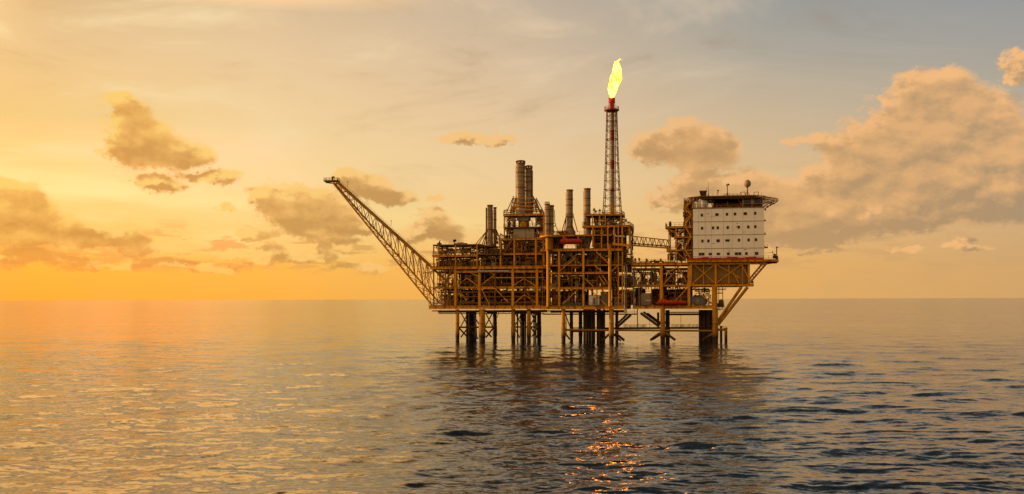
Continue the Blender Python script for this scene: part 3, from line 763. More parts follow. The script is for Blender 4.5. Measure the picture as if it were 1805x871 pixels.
# ---- the tower under the two tallest stacks
def compressor_tower():
    v0, v1 = 1.0, 13
    T = Thing('compressor_tower', 'open stepped steel tower carrying the two tallest grey stacks', 'platform tower', (U(922), 7, Z(922, 469)))
    deck(T, U(881), U(962), v0, v1, Z(922, 446), .7)
    deck(T, U(880), U(958), v0, v1, Z(922, 420), .7)
    deck(T, U(886), U(957), v0 + 1, v1 - 1, Z(922, 399.5), .4, mat='brown_paint')
    deck(T, U(886), U(960), v0 + .5, v1 - .5, Z(922, 376.5), .75)
    columns(T, [U(x) for x in (881.6, 906, 944, 958)], (v0, v1), Z(922, 469), Z(922, 421), .55)
    columns(T, [U(x) for x in (887.5, 957)], (v0 + 1, v1 - 1), Z(922, 420), Z(922, 378), .4)
    columns(T, [U(x) for x in (893.5, 900, 907, 938, 945, 951)], (v0 + 1,), Z(922, 400), Z(922, 378), .15, 'brown_paint')
    # casing below the big stack: duct, hopper and white housing
    c = U(922, 6)
    m = MB(); m.box(U(905, 3), U(942, 3), 3, 9, Z(922, 419.5, 3), Z(922, 403, 3))
    for px in (914, 923.5, 933): u = U(px, 3); m.box(u - .06, u + .06, 2.93, 2.997, Z(922, 419, 3), Z(922, 403.5, 3))
    m.box(U(905, 3), U(942, 3), 2.94, 2.997, Z(922, 411.5, 3), Z(922, 411, 3)); T.part('housing', m, 'pale_clad')
    m = MB(); m.box(U(911.5, 4), U(932, 4), 4, 8, Z(922, 389, 4), Z(922, 379.5, 4)); T.part('duct', m, 'pale_clad')
    m = MB(); m.box(U(914, 4), U(930, 4), 4.1, 7.9, Z(922, 403, 4), Z(922, 389, 4)); T.part('duct', m, 'brown_paint')
    m = MB(); m.lathe((U(923, 3.5), 3.6, Z(922, 397, 4)), [(1.2,-.15),(1.35,0),(1.2,.15)], 16, 'v'); T.part('manhole', m, 'yellow_paint')
    braces(T, [(934,379,940,399),(957,379,944,399),(888,400,905,420),(888,379,905,399),(946,400,957,419),(882,447,906,468),(906,447,882,468),(944,447,958,468),(906,421,882,446),(944,421,957,446)], v0 + 1.2, .22, 'brown_paint')
    xs = [882, 906, 925, 944, 962]
    for i in range(4):
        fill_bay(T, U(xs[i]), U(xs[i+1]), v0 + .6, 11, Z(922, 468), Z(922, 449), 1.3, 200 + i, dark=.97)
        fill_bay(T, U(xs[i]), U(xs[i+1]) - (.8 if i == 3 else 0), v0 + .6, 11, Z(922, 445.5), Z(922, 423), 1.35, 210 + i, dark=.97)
    for i, (a, b) in enumerate(((888, 905), (942, 957))):
        fill_bay(T, U(a), U(b), v0 + 1.5, 9, Z(922, 419.5), Z(922, 402), 1.3, 220 + i, dark=.1)
        fill_bay(T, U(a), U(b), v0 + 1.5, 9, Z(922, 399), Z(922, 381), 1.1, 224 + i, dark=0)
    # round equipment on the shoulders
    m = MB(); m.pipe([P(880, 437, .5), P(880, 418, .5), P(883, 412, .5), P(888, 416, .5)], .2); m.pipe([P(950, 372, 2), P(955, 369, 2), P(958, 376, 2)], .15); m.pipe([P(889, 376, 2), P(890, 371, 2), P(896, 369, 2)], .2); T.part('pipework', m, 'pale_pipe')
    m = MB(); m.stair((U(889), .2, Z(922, 446)), (U(904), .2, Z(922, 421))); T.part('stair', m, 'brown_paint')
compressor_tower()

T, u, v, z0, z1, r = stack('exhaust_stack', 'tallest grey stack with a notched crown, on the stepped tower', 918.6, 6, 287, 379, 15.2, [(305,.12),(330.5,.3),(351,.1),(365.6,.12)], crown=True)
guy(T, u, v, Z(918, 345, 6), r, [(-3.4, -2), (-3.4, 3), (-2.2, -4)], Z(918, 376, 6)); guy(T, u, v, Z(918, 368, 6), r, [(-4.3, -2), (-4.3, 3)], Z(918, 376, 6))
m = MB(); m.lathe((u, v, z0), [(r*1.22,0),(r*1.22,2.4),(r*1.02,2.4)], 22); T.part('skirt', m, 'pale_clad')
# stepped bracing frame round the foot of the two tallest stacks
for y, a, b in ((371, 901, 951), (365, 904.5, 947), (358, 907.5, 944), (351, 909, 942)):
    m = MB(); z = Z(920, y, 6)
    for v_ in (3.2, 10.5): m.beam((U(a, 6), v_, z), (U(b, 6), v_, z), .3)
    for u_ in (U(a, 6), U(b, 6)): m.beam((u_, 3.2, z), (u_, 10.5, z), .22)
    T.part('bracing_frame', m, 'yellow_paint')
for (xa, ya, xb, yb) in ((896, 376, 909, 347), (957, 376, 942, 347), (903, 376, 904.5, 365), (950, 376, 947, 365), (904.5, 365, 909, 351), (947, 365, 942, 351)):
    for v_ in (3.2, 10.5):
        m = MB(); m.tube(P(xa, ya, 6) + Vector((0, v_ - 6, 0)), P(xb, yb, 6) + Vector((0, v_ - 6, 0)), .19, n=6); T.part('stay', m, 'brown_paint')
T, u, v, z0, z1, r = stack('exhaust_stack', 'ringed stack close behind the tallest grey one, yellow left edge', 932.6, 8.5, 296, 379, 12.6, [(312.5,.15),(321.7,.15),(337,.3),(356,.12)], mat='grey_steel', crown=True)
guy(T, u, v, Z(932, 343, 8), r, [(4.4, -2), (4.4, 2), (3.4, -4), (2.6, -4)], Z(932, 376, 8)); guy(T, u, v, Z(932, 356, 8), r, [(5.2, -2), (5.2, 2)], Z(932, 376, 8))
m = MB(); m.tube((u + r + .2, v - .4, z0), (u + r + .2, v - .4, z1 - 1), .16, n=8); T.part('side_pipe', m, 'brown_paint')

# ---- central module
def central_module():
    v0, v1 = -2.5, 22
    T = Thing('utility_module', 'central yellow multi-deck module with thick round columns, under the flare tower', 'oil platform module', (U(1030, v0), 8, Z(1030, 548)))
    def d(y, a, b, h=.9, va=v0, vb=v1, **k): deck(T, U(a, va), U(b, va), va, vb, Z(1030, y, va), h, **k)
    d(540, 954, 1101, 1.25, edge=.6); d(507, 967, 1076, .75, rail=False); d(480.5, 968, 1076, .7, rail=False); d(467.6, 958, 1097, .45, va=v0+.4, rail=True)
    d(439, 953, 1097, .9, edge=.55); d(414.5, 951, 1078, .55, va=v0 + 1, mat='yellow_paint'); d(398.8, 1027, 1110, .65, va=v0 + 1, vb=16)
    d(378.6, 1031, 1096, .6, va=v0 + 2, vb=12)
    zt, zb = Z(1030, 440, v0), Z(1030, 541, v0)
    vf = v0 - .1
    for px, w, yt in ((966.2, 1.05, 437), (985.9, .8, 440), (1028.9, .75, 441), (1075.2, 1.1, 431)):
        columns(T, [U(px, vf)], (vf, 9, v1), zb, Z(1030, yt, v0), w, round_=True)
    columns(T, [U(x, v0) for x in (1097, 1090)], (v0 + .5, 12), zb, Z(1030, 399, v0), .4)
    columns(T, [U(x, v0) for x in (956, 1052, 1008)], (v0 + .6, 14), zb, zt, .32, 'brown_paint')
    columns(T, [U(x, v0) for x in (1046, 1060, 1071, 1083, 1096, 1109)], (v0 + 1.2, 12), zt, Z(1030, 399, v0), .4)
    columns(T, [U(x, v0) for x in (1043, 1056, 1066, 1094)], (v0 + 2.1, 11), Z(1030, 399, v0), Z(1030, 379, v0), .32)
    braces(T, [(992.7,536,1018,511.5),(1040.5,511.5,1069.8,540),(1026,487,1046,506),(1062,486,1073,503),(1051,444,1073,466),(987,478,1014,456),(1077.6,480,1091,467.6),(1049,470,1063,480),(1056,487,1066,503),(1058,508,1070,520)], v0 - .05, .36)
    braces(T, [(996,443,1026,468),(1026,443,992,470),(1002,443,1022,466),(1060,444,1048,466)], v0 + 1.5, .38, 'pale_pipe')
    braces(T, [(987,541,1028,509),(1029,508,1075,482),(968,482,986,507)], 8, .35, 'brown_paint')
    xs = [968, 986, 1007, 1029, 1052, 1075, 1097]; k = 0
    for i in range(6):
        last = i == 5
        for yb, yt in ((539.5, 510), (506.5, 484), (480, 443)):
            k += 1
            a, b = U(xs[i], v0) + .5, U(xs[i+1], v0) - .4
            if (yb > 520 and i in (3, 4)): continue
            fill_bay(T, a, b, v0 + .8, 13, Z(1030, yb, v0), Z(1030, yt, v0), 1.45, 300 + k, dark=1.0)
    for i, (a, b) in enumerate(((953, 968), (970, 986), (1012, 1030), (1045, 1060), (1060, 1076), (1080, 1096))):
        fill_bay(T, U(a, v0), U(b, v0), v0 + 1.6, 10, Z(1030, 438.5, v0), Z(1030, 417, v0), 1.5, 340 + i, dark=.96)
    for i, (a, b) in enumerate(((1045, 1060), (1060, 1076), (1078, 1094), (1095, 1110))):
        fill_bay(T, U(a, v0), U(b, v0), v0 + 1.6, 10, Z(1030, 414, v0), Z(1030, 401, v0), 1.4, 350 + i, dark=.7)
        if i < 3: fill_bay(T, U(a, v0), U(b, v0), v0 + 2.6, 9, Z(1030, 398.5, v0), Z(1030, 381, v0), 1.2, 356 + i, dark=.1)
    fill_bay(T, U(976, v0), U(1000, v0), v0 + 3, 8, Z(1030, 414, v0), Z(1030, 403, v0), .9, 362, dark=0)
    # small gear standing on the upper platform rail line
    for px, y, h in ((1048, 378, 2.2), (1051, 378, 1.3), (1058, 378, 1.8), (1063, 378, .9), (1104, 398, 2.4), (1108, 398, 1.3), (1098, 398, 1.5), (1031, 399, 1.6), (1037, 399, 1.1)):
        m = MB(); b = P(px, y, 1); m.beam(b, b + Vector((0,0,h)), .22); m.box(b.x - .35, b.x + .35, b.y - .3, b.y + .3, b.z + h * .5, b.z + h * .85)
        T.part('instrument_box', m, 'brown_paint')
    m = MB()                                                    # curved pipe loops framing the east shoulder
    arc = [P(1100 + 12 * math.sin(a), 412 - 14 * math.cos(a), -1) for a in [i * math.pi / 12 for i in range(7)]]
    m.pipe([P(1095, 398, -1)] + arc + [P(1112.5, 449, -1)], .22); m.pipe([P(1072, 441, -2.6), P(1072, 404, -2.6), P(1075, 400, -2.6), P(1083, 400, -2.6), P(1084, 432, -2.6)], .25)
    m.pipe([P(1045, 436, -2), P(1045, 403, -2), P(1048, 401, -2), P(1062, 401, -2)], .2); T.part('pipework', m, 'yellow_paint')
    # east flank: hanging stair tower beside the bridge landing
    m = MB(); m.box(U(1098, 0), U(1114, 0), -.5, 4, Z(1105, 450.3, 0), Z(1105, 449.6, 0)); m.box(U(1098, 0), U(1114, 0), -.5, 4, Z(1105, 434, 0), Z(1105, 433.3, 0)); T.part('landing', m, 'brown_paint')
    m = MB(); m.rail([(U(1098,0), -.5, Z(1105, 449.5)), (U(1114,0), -.5, Z(1105, 449.5)), (U(1114,0), 4, Z(1105, 449.5))]); m.rail([(U(1098,0), -.5, Z(1105, 433.2)), (U(1114,0), -.5, Z(1105, 433.2)), (U(1114,0), 4, Z(1105, 433.2))]); T.part('railing', m, 'brown_paint')
    m = MB(); m.stair((U(1099), 0, Z(1105, 449)), (U(1113), 0, Z(1105, 434.5))); m.stair((U(1112), 1.4, Z(1105, 467)), (U(1099), 1.4, Z(1105, 451))); T.part('stair', m, 'brown_paint')
    columns(T, [U(1099), U(1112.5)], (-.4, 3.9), Z(1105, 468), Z(1105, 400), .25, 'brown_paint')
    for i, (yb, yt) in enumerate(((539, 510), (508, 484), (481, 452))):
        fill_bay(T, U(1099), U(1113), 1, 12, Z(1105, yb), Z(1105, yt), 1.5, 370 + i, dark=.9)
    m = MB(); m.beam(P(1080, 431, -2.7), P(1113, 434, -2.7), .4, .8); T.part('bracket', m, 'yellow_paint')
    # cable drum row / blue hoses at the lower deck edge
    m = MB(); z = Z(1030, 540, v0) + .55
    for i in range(9): u = U(991 + i * 4, v0) ; m.lathe((u, v0 + .2, z), [(.5,0),(.5,.06),(.28,.06),(.28,.5),(.5,.5),(.5,.56)], 12, 'u')
    T.part('hose_reel', m, 'blue_grey')
    # cone bases under the two slim stacks
    m = MB(); m.lathe((U(1005, 4), 4, Z(1005, 416, 4)), [(2.0,0),(2.0,1.2),(1.3,2.6),(1.2,3)], 18); T.part('cone_base', m, 'grey_steel')
    m = MB(); u = U(1036, 3); m.lathe((u, 3, Z(1036, 439, 3)), [(.7,0),(.9,1.2),(1.6,3.2),(1.6,4.8),(1.35,5.2),(1.35,8)], 18); T.part('cone_base', m, 'pale_clad')
    # under-deck catwalk
    m = MB(); m.box(U(956), U(1122), 1, 2.4, Z(1030, 555.6), Z(1030, 554.4)); m.rail([(U(956), 1, Z(1030, 554.5)), (U(1122), 1, Z(1030, 554.5))], 1.0, .035, 1.6)
    for i in range(11): u = U(958 + i * 16); m.beam((u, 1.6, Z(1030, 555)), (u, 1.6, Z(1030, 546)), .1)
    T.part('catwalk', m, 'dark_steel')
    m = MB(); m.tube(P(956, 548.5, .3), P(1100, 548.5, .3), .22); m.tube(P(970, 550.5, 3), P(1100, 550.5, 3), .25); T.part('pipework', m, 'rust_pipe')
central_module()

# crane-like pedestal with ringed twin flue
T = Thing('exhaust_stack', 'stout yellow-based twin flue standing at the joint of west and central modules', 'exhaust stack', P(967, 439, -3.5), 'exhaust stacks on the platform')
v = -3.5
for px, w, yt, mt in ((965, 8.8, 359, 'pale_pipe'), (973, 7.2, 362, 'grey_steel')):
    vv = v if px < 970 else v + 1; ringed(T, U(px, vv), vv, Z(px, 420, vv), Z(px, yt, vv), w / 10, [(Z(px, y, vv), q) for y, q in ((370,.1),(382,.1),(395,.3),(408,.1))], mat=mt, ladder=False)
m = MB(); m.lathe((U(968.5, v), v, Z(968, 440, v)), [(1.05,-.2),(1.3,0),(1.3,4.4),(1.5,4.6),(1.5,5.0),(1.2,5.0)], 20); T.part('pedestal', m, 'yellow_paint')
m = MB(); m.lathe((U(968, v), v, Z(968, 418.6, v)), [(1.3,0),(3.1,0),(3.1,.3),(1.3,.3)], 24); m.rail([(U(968, v) + 3*math.cos(a), v + 3*math.sin(a), Z(968, 417, v)) for a in [i*math.pi/7 for i in range(14)]], 1.0, .035, 1.3, closed=True); T.part('ring_platform', m, 'yellow_paint')
m = MB(); m.pipe([P(978, 371, v), P(978.5, 392, v), P(980, 395, v), P(980, 398, v), P(977, 400, v)], .12); m.pipe([P(979, 397, v), P(983, 405, v), P(983, 417, v)], .12); m.box(U(961, v), U(969, v), v - .5, v + .5, Z(965, 357.6, v), Z(965, 356.2, v)); T.part('side_pipe', m, 'brown_paint')

T, u, v, z0, z1, r = stack('exhaust_stack', 'free-standing slim grey stack above the orange lifeboat', 1005, 4, 334.7, 414, 11, [(352,.1),(363,.1),(383.4,.35),(402,.25)])
guy(T, u, v, Z(1005, 383, 4), r * 1.2, [(-2.6, -1.5), (2.9, -1.5), (-2.2, 2), (2.5, 2)], Z(1005, 409, 4))
T, u, v, z0, z1, r = stack('exhaust_stack', 'free-standing slim grey stack just left of the flare tower', 1036, 3, 332.5, 400, 11.2, [(351,.1),(364,.1),(379,.3)])

# ---- flare tower
def flare_tower():
    cx, v = 1080, 4
    T = Thing('flare_tower', 'tall tapering lattice flare tower with red and white banded stack', 'flare tower', (U(cx, v), v, Z(cx, 399, v)))
    W = lambda y: np.interp(y, [194, 289, 335.5, 375, 400], [1.62, 2.1, 2.5, 2.95, 3.05]) * 1.01
    ys = [400, 377, 364, 350, 335.5, 320, 304, 289, 275, 261, 247, 232, 223, 214.6, 205, 196]
    def corner(y, i, j): return Vector((U(cx, v, y) + W(y) * i, v + W(y) * j, Z(cx, y, v)))
    for i in (-1, 1):
        for j in (-1, 1):
            m = MB()
            for a, b in zip(ys, ys[1:]): m.tube(corner(a, i, j), corner(b, i, j), .14, n=7)
            T.part('leg', m, 'brown_paint')
    for k, (a, b) in enumerate(zip(ys, ys[1:])):
        m = MB()
        for (i0, j0), (i1, j1) in (((-1,-1),(1,-1)), ((1,-1),(1,1)), ((1,1),(-1,1)), ((-1,1),(-1,-1))):
            m.tube(corner(b, i0, j0), corner(b, i1, j1), .08, n=5)
            if k % 2: m.tube(corner(a, i0, j0), corner(b, i1, j1), .06, n=5)
            else: m.tube(corner(a, i1, j1), corner(b, i0, j0), .06, n=5)
        T.part('lacing', m, 'rust_pipe')
    for y in (364, 335.5, 289, 247, 214.6):
        m = MB(); w = W(y) + .12; c = corner(y, 0, 0); m.box(c.x - w, c.x + w, c.y - w, c.y - w + .5, c.z, c.z + .1); m.box(c.x - w, c.x + w, c.y + w - .5, c.y + w, c.z, c.z + .1)
        m.box(c.x - w, c.x - w + .5, c.y - w + .5, c.y + w - .5, c.z, c.z + .1); m.box(c.x + w - .5, c.x + w, c.y - w + .5, c.y + w - .5, c.z, c.z + .1); T.part('walkway', m, 'flare_red')
    bands = [(400,362,'yellow_paint'),(362,345,'flare_red'),(345,339,'pale_pipe'),(339,333,'flare_red'),(333,299,'pale_pipe'),(299,283,'flare_red'),(283,249,'pale_pipe'),(249,230,'flare_red'),(230,197,'pale_pipe')]
    for a, b, mt in bands:
        if mt == 'flare_red' and a == 362: mt = 'pale_pipe'
        m = MB(); m.tube((U(cx, v), v, Z(cx, a, v)), (U(cx, v), v, Z(cx, b, v) - .003), .8, n=18); T.part('stack_band', m, mt)
    m = MB(); m.ladder((U(cx, v) - 1.0, v - .4, Z(cx, 399, v)), Z(cx, 200, v) - Z(cx, 399, v), 'v'); T.part('ladder', m, 'brown_paint')
    m = MB(); m.tube((U(cx, v) + 1.15, v - .2, Z(cx, 399, v)), (U(cx, v) + 1.15, v - .2, Z(cx, 196, v)), .14, n=6); T.part('pilot_line', m, 'rust_pipe')
    z = Z(cx, 197, v)
    m = MB(); m.lathe((U(cx - 1, v), v, z), [(.9,-.5),(1.7,-.3),(2.5,.1),(2.6,.1),(2.6,.45),(.9,.45)], 24); T.part('tip_platform', m, 'flare_red')
    m = MB(); m.rail([(U(cx-1, v) + 2.5*math.cos(a), v + 2.5*math.sin(a), z + .45) for a in [i*math.pi/8 for i in range(16)]], 1.1, .045, .9, closed=True); T.part('railing', m, 'brown_paint')
    m = MB(); c = (U(cx - .6, v), v, z + .45); h = Z(cx, 174, v) - z - .45
    m.lathe(c, [(.85,0),(.85,h*.55),(1.05,h*.6),(1.05,h),(.9,h),(.9,h-.6)], 20)
    for i in range(4): a = i * math.pi / 2 + .5; m.tube(Vector(c) + Vector((1.15*math.cos(a), 1.15*math.sin(a), 0)), Vector(c) + Vector((1.15*math.cos(a), 1.15*math.sin(a), h + .2)), .07, n=6)
    T.part('burner_tip', m, 'red_paint')
    return Vector(c) + Vector((0, 0, h))
tipc = flare_tower()

def flame_material(name, core, edge, strength, thresh):
    m = bpy.data.materials.new(name); m.use_nodes = True; t = NT(m.node_tree); t.n.clear()
    tc = t.new('ShaderNodeTexCoord'); mp = t.new('ShaderNodeMapping'); mp.inputs['Scale'].default_value = (1, 1, .45); t.put(mp.inputs[0], tc.outputs['Object'])
    n = t.noise(mp.outputs[0], 1.1, 6, .68, 2.2).outputs[0]
    lw = t.new('ShaderNodeLayerWeight'); lw.inputs[0].default_value = .45
    f = t.math('ADD', t.math('MULTIPLY', lw.outputs['Facing'], 1.0), t.math('MULTIPLY_ADD', n, 2.6, -1.25))
    col = t.ramp(f, [(0.0, core), (0.3, core), (0.6, edge), (0.9, (1, .12, .004))])
    n3 = t.noise(mp.outputs[0], .75, 4, .6, 1.0).outputs[0]
    sx = t.new('ShaderNodeSeparateXYZ'); t.put(sx.inputs[0], tc.outputs['Object'])
    gf = t.math('MULTIPLY', t.mr(n3, .46, .56, 0, 1, 'SMOOTHSTEP'), t.math('MULTIPLY', t.mr(sx.outputs[2], 1.5, 4.0), t.mr(sx.outputs[2], 10, 7)))
    if 'core' in name: col = t.mix(gf, col, (1.0, .50, .004))
    st = t.mr(f, .15, .75, strength, strength * .05)
    if 'core' in name: st = t.math('ADD', t.math('MULTIPLY', st, t.math('SUBTRACT', 1.0, gf)), t.math('MULTIPLY', gf, .95))
    e = t.new('ShaderNodeEmission'); t.put(e.inputs[0], col); t.put(e.inputs[1], st)
    tr = t.new('ShaderNodeBsdfTransparent')
    mx = t.new('ShaderNodeMixShader'); t.put(mx.inputs[0], t.mr(f, thresh + .18, thresh - .12, 0, 1.0 if 'core' in name else .38)); t.l.new(tr.outputs[0], mx.inputs[1]); t.l.new(e.outputs[0], mx.inputs[2])
    o = t.new('ShaderNodeOutputMaterial'); t.l.new(mx.outputs[0], o.inputs[0]); MAT[name] = m
    return m
flame_material('flame_core', (1.0, .24, .010), (1.0, .14, .003), 60.0, .78)
flame_material('flame_veil', (1.0, .26, .02), (1.0, .12, .006), 3.2, .62)
def flame():
    T = Thing('gas_flame', 'bright yellow gas flame burning on top of the flare tower', 'flame', tipc)
    def tongue(path, seed, wob=.3, n=16, name='flame_tongue', mat='flame_core'):
        r = random.Random(seed); m = MB(); rings = 26; vs = []
        ph = [r.uniform(0, 6.28) for _ in range(6)]
        xs = [p[0] for p in path]
        for k in range(rings):
            t_ = k / (rings - 1); s = t_ * (len(path) - 1); i = min(int(s), len(path) - 2); f = s - i
            p0, p1 = P(path[i][0], path[i][1], 4), P(path[i+1][0], path[i+1][1], 4); c = p0.lerp(p1, f); rad = (path[i][2] * (1 - f) + path[i+1][2] * f) / 7.3
            c += Vector((math.sin(t_ * 17 + ph[0]), math.cos(t_ * 13 + ph[1]), 0)) * rad * .18
            for j in range(n):
                a = 2 * math.pi * j / n
                q = rad * 1.08 * (1 + wob * (math.sin(3 * a + t_ * 11 + ph[2]) * .5 + math.sin(2 * a - t_ * 23 + ph[3]) * .4 + math.sin(5 * a + t_ * 31 + ph[4]) * .35))
                vs.append(c + Vector((math.cos(a) * q, math.sin(a) * q, math.sin(4 * a + t_ * 9) * rad * .2)))
        fs = [(k*n+j, k*n+(j+1)%n, (k+1)*n+(j+1)%n, (k+1)*n+j) for k in range(rings - 1) for j in range(n)]
        m.add(vs, fs, True); T.part(name, m, mat)
    tongue([(1079,174.5,3.2),(1081,167,5.0),(1081,158,7.6),(1084,149,9.0),(1086,139,8.2),(1090,130,8.6),(1090,122,6.4),(1087,116,3.6),(1086,110,.4)], 3)
    tongue([(1081,172,2.6),(1085,162,5),(1090,150,6),(1093,138,6),(1094,127,4.8),(1091,117,4.4),(1090,110,2.6),(1095,105,.5)], 8)
    tongue([(1077,168,1.5),(1076,158,3.4),(1078,148,4.2),(1081,138,3.6),(1084,126,3.0),(1084,118,.3)], 21)
    tongue([(1090,110,.3),(1092,107.5,2.0),(1096,105.5,2.4),(1098,107,1.2),(1099,108,.2)], 31, .4, name='flame_wisp', mat='flame_veil')
    tongue([(1079,174,3.4),(1081,160,7.4),(1085,146,8.6),(1089,132,8.4),(1090,120,6),(1089,112,3),(1090,110,.6)], 5, .4, name='flame_veil', mat='flame_veil')
flame()

# ---- lifeboats and boats
def lifeboat(label, px0, px1, ytop, ybot, v, blunt=True, gname=None, mat='boat_red'):
    u0, u1 = U(px0, v), U(px1, v); z0, z1 = Z(px0, ybot, v), Z(px0, ytop, v); L = u1 - u0; H = z1 - z0; w = max(1.2, L * .17)
    T = Thing('lifeboat', label, 'lifeboat', ((u0 + u1) / 2, v, z0), gname)
    st = [(0,.35,.55),(.04,.78,.85),(.12,.95,1),(.35,1,1),(.6,1,1),(.8,.85,.92),(.92,.55,.75),(1.0,.08,.5)]
    prof = [(0,.0),(.5,.12),(.9,.34),(1.0,.55),(1.04,.56),(1.04,.6),(.97,.62),(.9,.82),(.62,.96),(0,1.0)]
    vs = []; n = len(prof)
    full = prof + [(-a, b) for a, b in prof[-2:0:-1]]; N = len(full)
    for s, ww, hh in st:
        for a, b in full: vs.append((u0 + s * L, v + a * ww * w, z0 + H * (.55 + (b - .55) * hh)))
    fs = [(k*N+j, k*N+(j+1)%N, (k+1)*N+(j+1)%N, (k+1)*N+j) for k in range(len(st)-1) for j in range(N)] + [tuple(range(N-1,-1,-1)), tuple((len(st)-1)*N+j for j in range(N))]
    m = MB(); m.add(vs, fs, False); T.part('hull', m, mat)
    m = MB(); m.box(u0 + L*.12, u0 + L*.3, v - w*.45, v + w*.45, z1 - .05, z1 + H*.22); T.part('conning_cabin', m, mat)
    m = MB()
    for s in (.16, .26, .42, .56, .7): m.box(u0 + L*s - .22, u0 + L*s + .22, v - w*.99, v - w*.9, z0 + H*.68, z0 + H*.8)
    T.part('porthole', m, 'window_glass')
    m = MB()
    for s in (.15, .8): m.pipe([(u0 + L*s, v + w + .4, z0 - .6), (u0 + L*s, v + w + .4, z1 + 1.0), (u0 + L*s, v, z1 + 1.2), (u0 + L*s, v, z1)], .13)
    for s in (.2, .75): m.beam((u0 + L*s, v - w*.7, z0 - .1), (u0 + L*s, v + w*.7, z0 - .1), .3, .3)
    T.part('davit', m, 'yellow_paint')
lifeboat('bright orange-red enclosed lifeboat hung high below the slim central stack', 987.5, 1027, 421.5, 431.5, -3.2)
lifeboat('red lifeboat low on the east deck, left of the big yellow column', 1159, 1210, 530.5, 539.5, -1.2)

# ---- link bridge
def bridge():
    T = Thing('link_bridge', 'slightly sloping lattice footbridge between central module and stair tower', 'footbridge', P(1146, 437, 3))
    v0, v1 = 2, 5
    t0, t1, b0, b1 = [lambda v, a=a: P(a[0], a[1], v) for a in ((1112, 417.2), (1181, 425), (1112, 433.5), (1181, 439))]
    for v in (v0, v1):
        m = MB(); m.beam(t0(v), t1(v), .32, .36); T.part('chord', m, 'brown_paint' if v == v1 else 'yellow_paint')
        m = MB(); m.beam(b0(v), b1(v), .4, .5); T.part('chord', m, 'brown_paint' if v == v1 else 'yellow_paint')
        n = 9; m = MB()
        for i in range(n):
            a, b = b0(v).lerp(b1(v), i / n), b0(v).lerp(b1(v), (i + 1) / n); c, d = t0(v).lerp(t1(v), (i + .5) / n), t0(v).lerp(t1(v), i / n)
            m.tube(a, c, .12, n=6); m.tube(c, b, .12, n=6)
            if i % 2: m.tube(a, d, .1, n=6)
        T.part('lacing', m, 'brown_paint')
    m = MB(); a, b = P(1112, 432.3, 3.5), P(1181, 438, 3.5); m.beam(a, b, 2.3, .12); m.tube(a + Vector((0,.9,.5)), b + Vector((0,.9,.5)), .2); m.tube(a + Vector((0,-.9,.4)), b + Vector((0,-.9,.4)), .14); T.part('walkway', m, 'deck_grating')
bridge()

